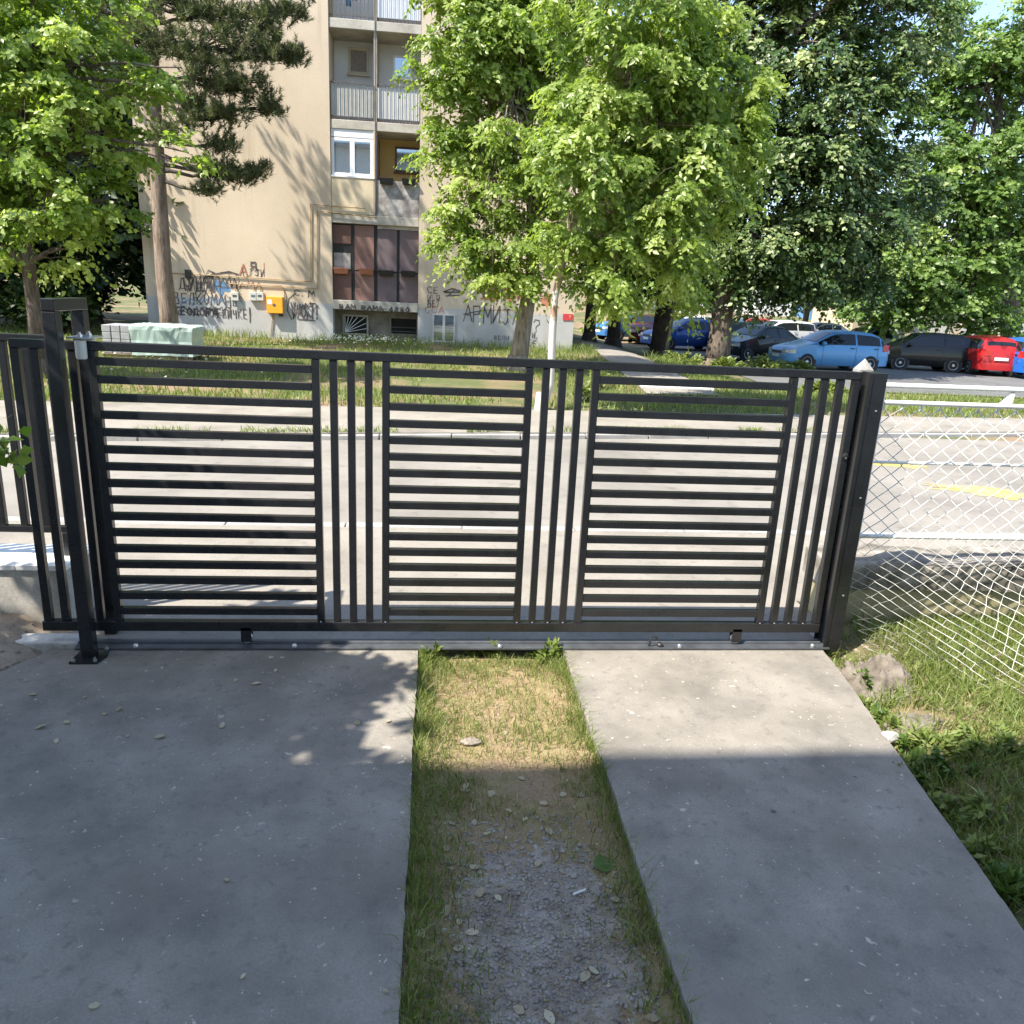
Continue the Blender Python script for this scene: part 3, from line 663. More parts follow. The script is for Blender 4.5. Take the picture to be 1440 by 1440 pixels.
# graffiti: painted strokes
GL = {
 'А': [[(0, 0), (.4, 1), (.8, 0)], [(.15, .38), (.65, .38)]], 'Р': [[(0, 0), (0, 1), (.5, 1), (.62, .75), (.5, .5), (0, .48)]],
 'М': [[(0, 0), (.1, 1), (.4, .4), (.7, 1), (.8, 0)]], 'И': [[(0, 1), (0, 0), (.6, 1), (.6, 0)]], 'Ј': [[(.1, 1), (.6, 1)], [(.45, 1), (.45, .2), (.25, 0), (0, .15)]],
 'С': [[(.6, .85), (.35, 1), (.05, .7), (.05, .3), (.35, 0), (.6, .15)]], 'О': [[(.3, 0), (0, .3), (.05, .75), (.35, 1), (.65, .7), (.6, .2), (.3, 0)]],
 'Е': [[(.55, 1), (0, 1), (0, 0), (.55, 0)], [(0, .5), (.4, .5)]], 'В': [[(0, 0), (0, 1), (.45, .95), (.4, .55), (0, .5), (.5, .45), (.5, .05), (0, 0)]],
 'Л': [[(0, 0), (.25, 1), (.6, 1), (.6, 0)]], 'К': [[(0, 0), (0, 1)], [(.6, 1), (.02, .5), (.6, 0)]], 'Н': [[(0, 0), (0, 1)], [(.6, 0), (.6, 1)], [(0, .5), (.6, .5)]],
 'Ч': [[(0, 1), (.05, .5), (.5, .5)], [(.5, 1), (.5, 0)]], 'Д': [[(0, 0), (.1, .15), (.3, 1), (.6, 1), (.6, .12), (.75, 0)], [(.05, .14), (.7, .14)]],
 'Т': [[(0, 1), (.7, 1)], [(.35, 1), (.35, 0)]], 'Ш': [[(0, 1), (0, 0), (.8, 0), (.8, 1)], [(.4, 1), (.4, 0)]], 'У': [[(0, 1), (.3, .5)], [(.6, 1), (.2, 0)]],
 '!': [[(.1, 1), (.1, .3)], [(.1, .1), (.1, 0)]], '?': [[(0, .75), (.15, 1), (.5, .95), (.5, .6), (.25, .45), (.25, .25)], [(.25, .08), (.25, 0)]],
 'V': [[(0, 1), (.3, 0), (.6, 1)]], 'S': [[(.6, .85), (.3, 1), (.05, .75), (.5, .4), (.5, .1), (.2, 0), (0, .15)]], '4': [[(.45, 0), (.45, 1), (0, .35), (.6, .35)]],
 '8': [[(.3, .5), (.05, .75), (.3, 1), (.55, .75), (.3, .5), (.05, .2), (.3, 0), (.55, .2), (.3, .5)]], '0': [[(.3, 0), (.05, .5), (.3, 1), (.55, .5), (.3, 0)]],
 '-': [[(0, .5), (.5, .5)]], '.': [[(.1, 0), (.12, .08)]], 'Я': [[(.6, 0), (.6, 1), (.15, 1), (.05, .75), (.15, .5), (.6, .48)], [(.3, .48), (0, 0)]], 'i': [[(.1, 0), (.14, .5), (.1, .95)]],
 'Ш': [[(0, 1), (0, 0), (.8, 0), (.8, 1)], [(.4, 1), (.4, 0)]], 'Т': [[(0, 1), (.7, 1)], [(.35, 1), (.35, 0)]]}
LAY = [0]
def stroke_mesh(lines, width, mat, name='graffiti', y0=None, parent=None):
    LAY[0] += 1; y = (YB if y0 is None else y0)-0.003-0.0009*(LAY[0] % 12); mb = MB()
    for pl in lines:
        pl = [Vector((p[0], 0, p[1])) for p in pl]
        for a, b2 in zip(pl, pl[1:]):
            d = b2-a
            if d.length < 1e-5: continue
            d.normalize(); s_ = Vector((-d.z, 0, d.x))*(width*random.uniform(0.45, 0.95)/2); a2 = a-d*width*0.3; b3 = b2+d*width*0.3
            mb.quad(*[(v.x, y-random.random()*0.0006, v.z) for v in (a2-s_, b3-s_*random.uniform(.7, 1), b3+s_*random.uniform(.7, 1), a2+s_)])
    o_ = mb.build(name, mat, parent or bd, fix=False); o_['kind'] = 'stuff'; return o_
def text(s, px, py, pw, ph, mat, width=0.035, y0=None, slope=0.03, wob=0.06):
    a = at(px, py, y0 or YB); e = at(px+pw, py+pw*0.05, y0 or YB); h = (at(px, py-ph, y0 or YB)-a).z; step = (e.x-a.x)/len(s); lines = []
    for i, ch in enumerate(s):
        if ch not in GL: continue
        ox = a.x+i*step; oz = a.z+(e.z-a.z)*i/len(s)+random.uniform(-1, 1)*wob*h; sc = random.uniform(.88, 1.1)
        for pl in GL[ch]:
            q_ = [(ox+p[0]*step*1.05+random.uniform(-1, 1)*0.012, oz+p[1]*h*sc+random.uniform(-1, 1)*0.012) for p in pl]; lines.append(q_)
    return stroke_mesh(lines, width, mat, y0=y0)
def blob(px, py, rx, rz, mat, n=26, jag=0.3, seed=0):
    LAY[0] += 1; c = at(px, py, YB); rr = random.Random(seed); y = YB-0.002-0.0004*(LAY[0] % 6); mb = MB(); pts = []
    for k in range(n):
        t = 2*math.pi*k/n; q_ = 1-jag*rr.random(); pts.append((c.x+math.cos(t)*rx*q_, y, c.z+math.sin(t)*rz*q_))
    for k in range(n): mb.add([(c.x, y, c.z), pts[k], pts[(k+1) % n]], [(0, 1, 2)])
    return mb.build('graffiti', mat, bd, fix=False)
blob(310, 404, 0.38, 0.26, M['gblue'], seed=1, jag=0.5); blob(296, 462, 0.26, 0.2, M['gwhite'], seed=2, jag=0.6); blob(252, 452, 0.10, 0.16, M['gwhite'], seed=3, jag=0.6)
text('ДУШАН', 252, 408, 62, 17, M['gblack'], 0.05); text('ВЕЛКОМАНЕ', 246, 426, 92, 15, M['gblack'], 0.045)
text('ТЕОДОРА', 246, 442, 62, 10, M['gblack'], 0.075, wob=0.03); text('ЕВИЧКЕ', 306, 446, 44, 12, M['gblack'], 0.04); text('i', 351, 452, 8, 20, M['gblack'], 0.05)
stroke_mesh([[(bx(a, b_), bz(b_, a)) for a, b_ in pl] for pl in ([(287, 392), (293, 380), (302, 384), (290, 390), (312, 383), (330, 384), (336, 392)], [(290, 398), (300, 386), (322, 382), (335, 386)])], 0.05, M['gblack'])
text('А', 337, 386, 13, 15, M['gred'], 0.05); text('Я', 352, 379, 12, 10, M['gblack'], 0.06); text('!', 371, 382, 8, 14, M['gred'], 0.04); text('ЈИ', 360, 388, 14, 9, M['gblack'], 0.045)
text('НАМА', 325, 405, 46, 10, M['gred'], 0.03)
text('С.М', 414, 416, 30, 8, M['gblack'], 0.04); text('VAST!'.replace('A', 'А').replace('T', 'Т'), 410, 448, 44, 22, M['gblack'], 0.055); text('VОS', 412, 445, 32, 17, M['gblack'], 0.04)
stroke_mesh([[(bx(a, b_), bz(b_, a)) for a, b_ in pl] for pl in ([(416, 412), (406, 420), (404, 436), (410, 449)], [(420, 449), (443, 451)])], 0.04, M['gblack'])
text('ВАМ ВАМА-4880', 478, 434.5, 100, 6.5, M['gblack'], 0.05, y0=YB-0.042)
# right wall
blob(708, 412, 1.0, 0.33, M['gred'], seed=5, jag=0.55); blob(770, 422, 0.3, 0.28, M['gred'], seed=6, jag=0.5)
text('АРМИЈА', 680, 419, 58, 18, M['gblack'], 0.055); text('АРМИЈА', 652, 452, 82, 23, M['gblack'], 0.045)
text('ИГР', 601, 424, 20, 9, M['gblack'], 0.03); text('СЕ', 601, 412, 18, 9, M['gblack'], 0.03); text('ВЕТ', 602, 431, 18, 9, M['gblack'], 0.04); text('СОА', 598, 440, 28, 9, M['gred'], 0.03)
stroke_mesh([[(bx(a, b_), bz(b_, a)) for a, b_ in pl] for pl in ([(624, 410), (636, 406), (652, 411)], [(628, 416), (645, 415)], [(626, 411), (652, 411)], [(640, 407), (630, 416)])], 0.075, M['gblack'])
text('?', 750, 466, 14, 18, M['gblack'], 0.045); text('И.', 748, 476, 12, 9, M['gblack'], 0.03); text('ЕЕ', 742, 486, 14, 8, M['gblack'], 0.03); text('ВЕЛИ', 695, 477, 22, 5, M['gblack'], 0.022)
stroke_mesh([[(bx(a, b_), bz(b_, a)) for a, b_ in pl] for pl in ([(652, 442), (680, 436), (745, 436)],)], 0.035, M['gblack'])

rs = random.Random(44)
for (cx, cy, wx, wy, mk, n_) in ((300, 400, 40, 14, 'gblack', 3), (285, 438, 40, 7, 'gblack', 3), (300, 422, 46, 8, 'gblue', 2), (432, 436, 20, 12, 'gblack', 2), (706, 408, 28, 9, 'gblack', 3), (352, 383, 12, 8, 'gblack', 1), (612, 424, 10, 14, 'gred', 1)):
    for k in range(n_):
        x_, y_ = cx-wx, cy+rs.uniform(-wy, wy); pl = []
        while x_ < cx+wx:
            pl.append((bx(x_, y_), bz(y_, x_))); x_ += rs.uniform(2, 6); y_ = cy+rs.uniform(-wy, wy)
        stroke_mesh([pl], .028, M[mk])
# flower boxes
def planter(p, Y, wdt, mat, label, grp='flower boxes on the loggias'):
    c = at(p[0], p[1], Y); mb = MB(); hw, h = wdt/2, 0.17
    mb.add([(c.x-hw*0.88, Y-0.14, c.z-h), (c.x+hw*0.88, Y-0.14, c.z-h), (c.x+hw*0.88, Y-0.02, c.z-h), (c.x-hw*0.88, Y-0.02, c.z-h),
            (c.x-hw, Y-0.19, c.z), (c.x+hw, Y-0.19, c.z), (c.x+hw, Y-0.005, c.z), (c.x-hw, Y-0.005, c.z),
            (c.x-hw*0.93, Y-0.17, c.z), (c.x+hw*0.93, Y-0.17, c.z), (c.x+hw*0.93, Y-0.025, c.z), (c.x-hw*0.93, Y-0.025, c.z),
            (c.x-hw*0.93, Y-0.17, c.z-0.03), (c.x+hw*0.93, Y-0.17, c.z-0.03), (c.x+hw*0.93, Y-0.025, c.z-0.03), (c.x-hw*0.93, Y-0.025, c.z-0.03)],
           [(0, 3, 2, 1), (0, 1, 5, 4), (1, 2, 6, 5), (2, 3, 7, 6), (3, 0, 4, 7), (4, 5, 9, 8), (5, 6, 10, 9), (6, 7, 11, 10), (7, 4, 8, 11),
            (8, 9, 13, 12), (9, 10, 14, 13), (10, 11, 15, 14), (11, 8, 12, 15), (12, 13, 14, 15)])
    tag(mb.build('flower_box', mat, bevel=0.008), label, 'flower box', grp)
planter((480, 377), YP, 0.45, M['terra'], 'terracotta flower box under the open hatch of the brown panels')
planter((515.5, 378), YP, 0.45, M['terra'], 'terracotta flower box on the closed brown panel beside the plum panels')
planter((543, 380), YP, 0.45, M['blackpl'], 'dark flower box on the plum panel nearer the loggia divider')
planter((574, 381), YP, 0.45, M['blackpl'], 'dark flower box on the outermost plum panel')
planter((543.5, 251), YB+0.05, 0.42, M['blackpl'], 'black flower box on the stained parapet beside the enclosed loggia')
planter((575, 252), YB+0.05, 0.42, M['blackpl'], 'black flower box on the stained parapet towards the tree')
# washing on the top loggia
for k, (mk, dx, L) in enumerate((('gblue', 0.0, 0.5), ('gblack', 0.18, 0.35), ('gblack', 0.33, 0.3))):
    c = at(486+dx*46, 0, YB+0.3); mb = MB()
    for i in range(7):
        t = i/6; mb.v += [(c.x+t*0.15, YB+0.3+0.012*math.sin(t*9), c.z+0.35), (c.x+t*0.15+0.01, YB+0.3+0.03*math.sin(t*9+1), c.z+0.35-L)]
    for i in range(6): mb.f.append((2*i, 2*i+2, 2*i+3, 2*i+1))
    o = mb.build('laundry', M[mk], smooth=True); sol = o.modifiers.new('s', 'SOLIDIFY'); sol.thickness = 0.008
    tag(o, ['blue cloth hanging in the uppermost visible left loggia', 'dark cloth hanging beside the blue cloth in the top loggia', 'small dark cloth hanging nearest the top loggia divider'][k], 'laundry')

# ------------------------------------------------------------------ pallets of pavers
M['paver'] = concrete('paver_mat', (0.30, 0.30, 0.31), (0.23, 0.23, 0.235), (0.36, 0.36, 0.37), 5, spots=False)
M['wrap'] = plain('plastic_wrap_mat', (0.40, 0.50, 0.45), 0.22, var=0.2, scale=3, spec=0.8)
M['wood'] = plain('pallet_wood_mat', (0.22, 0.16, 0.10), 0.85, var=0.3)
def paver_stack(x0, y0, nx, ny, nz, label, wrapped=False, bwx=0.2, bwy=0.4, bh=0.15):
    zb = float(hgt(x0, y0)); st = empty('paver_stack', (x0+nx*bwx/2, y0+ny*bwy/2, zb), label, 'pavers', 'stacks of grey pavers')
    for k in range(3): B('pallet_runner', M['wood'], st, x0, x0+nx*bwx, y0+k*(ny*bwy-0.1)/2, y0+k*(ny*bwy-0.1)/2+0.1, zb+0.005, zb+0.10)
    B('pallet_deck', M['wood'], st, x0-0.02, x0+nx*bwx+0.02, y0-0.02, y0+ny*bwy+0.02, zb+0.101, zb+0.125)
    for k in range(nz):
        for i in range(nx):
            for j in range(ny):
                z0 = zb+0.127+k*(bh+0.004)
                B('paver', M['paver'], st, x0+i*bwx+0.006+random.uniform(0, .006), x0+(i+1)*bwx-0.006, y0+j*bwy+0.006, y0+(j+1)*bwy-0.006, z0, z0+bh, 0.012)
    if wrapped:
        z1 = zb+0.127+nz*(bh+0.004); a, b_, c, d = x0-0.03, x0+nx*bwx+0.03, y0-0.03, y0+ny*bwy+0.03; mb = MB(); nn = 14
        rg = random.Random(3)
        def pt(x_, y_, z_, j): return (x_+rg.uniform(-j, j), y_+rg.uniform(-j, j), z_+rg.uniform(-j, j))
        rows = [(z1-0.62, 0.012, 0.01), (z1-0.3, 0.0, 0.006), (z1-0.07, 0.03, 0.012), (z1+0.02, 0.035, 0.016), (z1+0.045, -0.03, 0.016)]
        ring = [(a+(b_-a)*i/nn, c) for i in range(nn)]+[(b_, c+(d-c)*i/nn) for i in range(nn)]+[(b_-(b_-a)*i/nn, d) for i in range(nn)]+[(a, d-(d-c)*i/nn) for i in range(nn)]
        cx, cy = (a+b_)/2, (c+d)/2; n4 = len(ring)
        for (z_, o_, j) in rows:
            for (rx, ry) in ring: mb.v.append(pt(rx+(o_ if rx > cx else -o_), ry+(o_ if ry > cy else -o_), z_, j))
        for r_ in range(len(rows)-1):
            for i in range(n4): mb.f.append((r_*n4+i, r_*n4+(i+1) % n4, (r_+1)*n4+(i+1) % n4, (r_+1)*n4+i))
        mb.v.append((cx, cy, z1+0.04)); top = (len(rows)-1)*n4
        for i in range(n4): mb.f.append((top+i, top+(i+1) % n4, len(mb.v)-1))
        mb.build('plastic_wrap', M['wrap'], st, smooth=False)
q = gp(146, 506, 0.12); paver_stack(q.x, q.y, 6, 2, 4, 'bare stack of grey concrete pavers beside the pine trunk')
q = gp(196, 507, 0.12); paver_stack(q.x, q.y-0.25, 6, 2, 4, 'stack of grey pavers under greenish plastic wrap on the verge', True, bwx=0.205)

# ------------------------------------------------------------------ trees
def unit(a): return a/np.maximum(1e-9, np.linalg.norm(a, axis=-1, keepdims=True))
def leaf_geo(P, A, N, L, W, fold=0.12):
    """P base points, A leaf axis, N leaf normal -> folded pointed leaves (2 triangles each)"""
    A = unit(A); Bv = unit(np.cross(N, A)); N = np.cross(A, Bv); L = L[:, None]; W = W[:, None]
    v0 = P; v1 = P+A*L*0.42+Bv*W*0.5+N*W*fold; v2 = P+A*L-N*L*0.10; v3 = P+A*L*0.42-Bv*W*0.5+N*W*fold
    V = np.stack([v0, v1, v2, v3], 1).reshape(-1, 3); i = np.arange(len(P))*4
    F = np.concatenate([np.stack([i, i+1, i+2], -1), np.stack([i, i+2, i+3], -1)]); return V, F

def branch_pts(a, b, n=5, sag=0.0, wob=0.0, rnd=None):
    a = np.asarray(a, float); b = np.asarray(b, float); d = np.linalg.norm(b-a); out = []
    for k in range(n+1):
        t = k/n; p = a*(1-t)+b*t; p = p+np.array([0, 0, sag*d*4*t*(1-t)])
        if rnd is not None and 0 < k < n: p = p+rnd.normal(0, wob*d, 3)
        out.append(tuple(p))
    return out

def make_tree(name, label, base, trunk, lobes, mat, bmat, ncl=120, tw=6, nl=12, tl=0.7, L=0.12, W=0.07, droop=0.5, seed=1, group=None, r_in=0.5,
              cat='tree', up=0.7, spread=0.6, sides=8, limbs=True, clr=0.25, ztint=0.0):
    rnd = np.random.RandomState(seed); base = Vector(base)
    t = empty(name, base, label, cat, group)
    mb = MB(); tp = [Vector(p[:3]) for p in trunk]; mb.tube(tp, [p[3] for p in trunk], sides)
    # root flare
    b0 = tp[0]; mb.tube([b0+Vector((0, 0, -0.25)), b0+Vector((0, 0, 0.02)), b0+Vector((0, 0, 0.35))], [trunk[0][3]*1.7, trunk[0][3]*1.35, trunk[0][3]*0.98], sides)
    mb.build('trunk', bmat, t, smooth=True, sharp=180)
    vols = np.array([l_[3]*l_[4]*l_[5] for l_ in lobes]); li = rnd.choice(len(lobes), ncl, p=vols**0.75/np.sum(vols**0.75))
    lob = np.array(lobes)[li]; d = unit(rnd.normal(0, 1, (ncl, 3))); rr = np.where(rnd.rand(ncl) < .8, r_in+(1-r_in)*rnd.rand(ncl)**.6, .75*rnd.rand(ncl)**.5)
    C = lob[:, :3]+d*rr[:, None]*lob[:, 3:6]
    if limbs:
        lm = MB(); tpa = np.array([p[:3] for p in trunk]); trr = np.array([p[3] for p in trunk])
        for k, l_ in enumerate(lobes):
            c = np.array(l_[:3]); cand = np.where((tpa[:, 2] < c[2]+0.2) & (tpa[:, 2] > tpa[0, 2]+0.3*(tpa[-1, 2]-tpa[0, 2])))[0]
            j = cand[np.argmin(np.linalg.norm(tpa[cand]-c+np.array([0, 0, 0.6]), axis=1))] if len(cand) else len(tpa)-1
            r0 = min(trr[j]*0.7, 0.16, .02+.085*max(l_[3:6])); pts = branch_pts(tpa[j], c, 6, 0.06, 0.02, rnd)
            lm.tube(pts, list(np.linspace(r0, r0*0.3, 7)), 6)
            for q in np.where(li == k)[0][:26]:
                s = np.array(pts[rnd.randint(2, 7)]); lm.tube(branch_pts(s, C[q], 3, 0.05, 0.04, rnd), [r0*0.28, r0*0.2, r0*0.14, r0*0.06], 4, cap=False)
        o_ = lm.build('limbs', bmat, t, smooth=True, sharp=180, fix=False); o_['kind'] = 'stuff'
    # twigs with leaves along them
    n1 = ncl*tw; ci = np.repeat(np.arange(ncl), tw); out = unit(C-lob[:, :3]+rnd.normal(0, 0.05, (ncl, 3)))
    td = unit(out[ci]*spread*.7+rnd.normal(0, 1, (n1, 3))*np.array([.75, .75, .30])+np.array([0, 0, 0.22])); tb = C[ci]+rnd.normal(0, clr, (n1, 3))*np.array([1, 1, 0.6])
    tlen = tl*(0.6+0.7*rnd.rand(n1)); ctint = np.clip(rnd.normal(0.45, 0.22, ncl), 0, 1)
    n2 = n1*nl; ti = np.repeat(np.arange(n1), nl); tt = np.tile(np.linspace(0.08, 1, nl), n1)+rnd.normal(0, 0.03, n2)
    P = tb[ti]+td[ti]*(tlen[ti]*tt)[:, None]; P[:, 2] -= droop*tlen[ti]*tt**2
    side = np.where(np.arange(n2) % 2 == 0, 1.0, -1.0)[:, None]*unit(np.cross(td[ti], np.array([0, 0, 1.0]))+1e-4)
    A = unit(side*0.7+td[ti]*0.6+np.array([0, 0, -droop*0.9])+rnd.normal(0, 0.3, (n2, 3)))
    N = unit(np.array([-.30, -.30, .42*up])+td[ti]*(tt[:, None]*.45)+out[ci][ti]*0.5+rnd.normal(0, 0.3, (n2, 3)))
    s = 0.45+0.95*rnd.rand(n2); V, F = leaf_geo(P, A, N, L*s, W*s)
    tint = np.clip(ctint[ci][ti]+rnd.normal(0, 0.16, n2)+ztint*(tt-0.5), 0, 1)
    cr = npmesh('crown', V, F, mat, t, np.repeat(tint, 4), off=base); cr['kind'] = 'stuff'
    return t

def lobe(px, py, Y, rx, ry, rz): v = at(px, py, Y); return (v.x, v.y, v.z, rx, ry, rz)
def tpt(px, py, Y, r): v = at(px, py, Y); return (v.x, v.y, v.z, r)
def onground(p): return (p[0], p[1], float(hgt(p[0], p[1])))
def tline(base, pts, r0):
    return [(*base, r0)]+pts

# box elder beside the loggias
b0 = gp(727, 522, 0.14); b0 = onground(b0); Y = b0[1]
make_tree('box_elder_tree', 'bright green box elder with a pale leaning trunk before the graffiti wall', b0,
    tline(b0, [tpt(733, 480, Y, .21), tpt(741, 430, Y, .185), tpt(748, 390, Y, .17), tpt(752, 330, Y, .15), tpt(745, 250, Y, .13), tpt(740, 160, Y+.2, .11), tpt(740, 60, Y+.3, .08), tpt(735, -60, Y+.3, .05)], .25),
    [lobe(655, 60, Y, 1.25, 1.1, 1.3), lobe(720, 150, Y-.5, 1.35, 1.2, 1.5), lobe(690, 250, Y-.3, 1.05, .9, .9), lobe(745, 20, Y, 1.6, 1.4, 1.6), lobe(770, 260, Y-.6, 1.1, 1., 1.2),
     lobe(720, 340, Y-.6, 1.05, .9, .6), lobe(690, 370, Y-.8, .7, .7, .45), lobe(640, 130, Y-.2, .8, .8, .8), lobe(800, 120, Y+.3, 1.3, 1.2, 1.6), lobe(620, 215, Y-.2, .5, .5, .55), lobe(690, -90, Y, 1.8, 1.5, 1.5), lobe(755, 385, Y-.9, .6, .6, .4), lobe(655, 345, Y-.4, .7, .6, .45), lobe(640, 300, Y-.3, .45, .5, .4), lobe(660, 185, Y, .8, .8, .7)],
    M['leaf_elder'], M['barkelder'], ncl=380, tw=16, nl=12, tl=.50, L=.125, W=.07, droop=.65, seed=11, r_in=.55, clr=.07)
# slim whitewashed tree by the pavement
b0 = gp(771, 588, 0.03); b0 = onground((b0.x, max(b0.y, yv(b0.x)+0.1), 0)); Y = b0[1]
M['whitewash'] = None
def washmat():
    M_, n, l, b = newmat('whitewashed_trunk_mat'); g_ = n.new('ShaderNodeNewGeometry'); sxx = n.new('ShaderNodeSeparateXYZ'); l.new(g_.outputs['Position'], sxx.inputs[0])
    t_ = noise(n, l, 5, 6, .7, g_.outputs['Position']); ad = n.new('ShaderNodeMath'); ad.operation = 'ADD'; l.new(sxx.outputs['Z'], ad.inputs[0])
    ml = n.new('ShaderNodeMath'); ml.operation = 'MULTIPLY'; ml.inputs[1].default_value = 0.5; l.new(t_.outputs['Fac'], ml.inputs[0]); l.new(ml.outputs[0], ad.inputs[1])
    r_ = ramp(n, [(0.0, (.45, .42, .37)), (.60, (.52, .49, .44)), (.62, (.30, .20, .13)), (.68, (.30, .20, .13)), (.70, (.52, .49, .44)), (.76, (.50, .47, .42)), (.78, (.33, .23, .15)), (1.0, (.38, .29, .2))])
    dv = n.new('ShaderNodeMath'); dv.operation = 'DIVIDE'; dv.inputs[1].default_value = 3.0; l.new(ad.outputs[0], dv.inputs[0]); l.new(dv.outputs[0], r_.inputs[0])
    l.new(r_.outputs[0], b.inputs['Base Color']); b.inputs['Roughness'].default_value = .9; bump(n, l, b, t_.outputs['Fac'], .4, .02); return M_
M['whitewash'] = washmat()
make_tree('whitewashed_tree', 'slim young tree with a whitewashed trunk and a broad bright crown', b0,
    tline(b0, [tpt(774, 540, Y, .066), tpt(777, 470, Y, .063), tpt(780, 420, Y, .06), tpt(800, 330, Y, .065), tpt(840, 230, Y, .055), tpt(870, 120, Y, .045), tpt(885, 20, Y, .03), tpt(890, -60, Y, .02)], .09),
    [lobe(880, 110, Y, 1.35, 1.2, 1.15), lobe(960, 160, Y, 1.3, 1.1, 1.0), lobe(850, 240, Y-.2, 1.15, 1., .95), lobe(955, 270, Y-.2, 1.05, 1., .85), lobe(835, 350, Y-.3, .85, .8, .7), lobe(925, 350, Y-.3, .8, .8, .6),
     lobe(860, 400, Y-.4, .55, .5, .4), lobe(1010, 110, Y, .9, .9, .7), lobe(900, 0, Y, 1.5, 1.2, 1.0), lobe(1030, 200, Y, .6, .6, .7), lobe(800, 300, Y-.1, .45, .5, .6), lobe(970, 400, Y+.2, .45, .45, .35)],
    M['leaf_elder'], M['whitewash'], ncl=330, tw=16, nl=12, tl=.37, L=.10, W=.056, droop=.75, seed=12, r_in=.55, clr=.05)
# linden
b0 = onground(gp(1008, 512, -.15)); Y = b0[1]
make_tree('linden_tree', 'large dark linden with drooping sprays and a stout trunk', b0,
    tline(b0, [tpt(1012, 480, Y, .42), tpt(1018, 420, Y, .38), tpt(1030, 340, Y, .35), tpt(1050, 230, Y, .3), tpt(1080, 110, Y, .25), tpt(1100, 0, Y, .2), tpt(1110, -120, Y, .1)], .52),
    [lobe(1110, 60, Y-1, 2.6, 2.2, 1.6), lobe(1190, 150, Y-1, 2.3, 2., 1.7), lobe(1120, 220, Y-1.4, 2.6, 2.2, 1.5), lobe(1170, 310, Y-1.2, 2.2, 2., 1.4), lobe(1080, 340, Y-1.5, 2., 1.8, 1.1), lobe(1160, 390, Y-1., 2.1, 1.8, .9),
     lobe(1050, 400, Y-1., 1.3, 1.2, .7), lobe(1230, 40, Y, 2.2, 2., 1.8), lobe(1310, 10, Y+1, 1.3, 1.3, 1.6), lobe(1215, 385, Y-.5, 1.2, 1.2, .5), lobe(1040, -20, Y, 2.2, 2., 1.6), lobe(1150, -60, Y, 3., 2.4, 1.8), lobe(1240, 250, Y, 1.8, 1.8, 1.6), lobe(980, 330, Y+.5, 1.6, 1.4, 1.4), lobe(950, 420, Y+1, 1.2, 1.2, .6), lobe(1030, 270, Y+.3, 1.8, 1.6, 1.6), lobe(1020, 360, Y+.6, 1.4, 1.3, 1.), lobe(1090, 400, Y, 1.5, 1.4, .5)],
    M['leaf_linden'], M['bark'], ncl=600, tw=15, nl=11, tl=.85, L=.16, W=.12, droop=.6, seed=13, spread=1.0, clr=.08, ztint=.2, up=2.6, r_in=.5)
# right hand maple behind the cars
b0 = onground((at(1425, 470, 33).x, 33.0, 0)); Y = 33.0
make_tree('maple_tree', 'broad mid green maple behind the red and blue cars', b0,
    tline(b0, [tpt(1424, 440, Y, .36), tpt(1418, 400, Y, .32), tpt(1410, 300, Y, .28), tpt(1405, 180, Y, .2), tpt(1400, 60, Y, .1)], .42),
    [lobe(1380, 110, Y, 2.4, 2.2, 2.0), lobe(1400, 230, Y-1, 3.2, 2.6, 1.9), lobe(1330, 290, Y-1, 2.6, 2.3, 1.7), lobe(1420, 350, Y-1.5, 3., 2.4, 1.5), lobe(1330, 385, Y-1.5, 2.6, 2.2, 1.3), lobe(1270, 360, Y-1, 1.7, 1.6, 1.3), lobe(1270, 425, Y-1, 1.5, 1.5, .7), lobe(1360, 430, Y-1.5, 2., 1.8, .7), lobe(1460, 120, Y, 2.8, 2.4, 2.6), lobe(1480, 300, Y, 3., 2.5, 2.5), lobe(1310, 200, Y, 1.6, 1.5, 1.3), lobe(1440, 40, Y, 1.8, 2., 1.6), lobe(1330, 40, Y+1, 1.2, 1.4, 1.2), lobe(1300, 445, Y-1., 1.4, 1.4, .5), lobe(1400, 455, Y-1.5, 1.6, 1.4, .45), lobe(1230, 440, Y, 1.2, 1.2, .5), lobe(1290, 120, Y+1, 1.4, 1.4, 1.4)],
    M['leaf_right'], M['bark'], ncl=640, tw=14, nl=10, tl=.9, L=.19, W=.16, droop=.4, seed=14, up=1.1, r_in=.5, clr=.08)
# left maple over the fence
Y = 11.2; b0 = onground((at(52, 470, Y).x, Y, 0))
make_tree('maple_tree', 'bright green maple reaching in from the left above the guide post', b0,
    tline(b0, [tpt(46, 420, Y, .125), tpt(40, 370, Y, .12), tpt(36, 320, Y, .11), tpt(30, 220, Y, .10), tpt(35, 120, Y, .08), tpt(45, 20, Y, .05)], .16),
    [lobe(40, 60, Y, 1.3, 1.2, 1.1), lobe(120, 90, Y-.3, .95, 1., .8), lobe(30, 200, Y-.4, 1.3, 1.2, .9), lobe(140, 190, Y-.4, .8, .9, .6), lobe(60, 290, Y-.5, 1.0, 1., .6), lobe(150, 280, Y-.3, .5, .6, .35), lobe(-60, 130, Y, 1.5, 1.3, 1.8), lobe(-50, 320, Y-.3, 1., 1., .7),
     lobe(195, 120, Y-.5, .4, .5, .3), lobe(255, 95, Y-.6, .16, .2, .12), lobe(230, 205, Y-.5, .28, .3, .2), lobe(265, 215, Y-.5, .14, .2, .15), lobe(290, 235, Y-.5, .1, .1, .1), lobe(90, 350, Y-.4, .45, .5, .28), lobe(50, -40, Y, 1.6, 1.4, 1.)],
    M['leaf_maple'], M['bark'], ncl=260, tw=14, nl=10, tl=.40, L=.10, W=.08, droop=.5, seed=15, clr=.05)

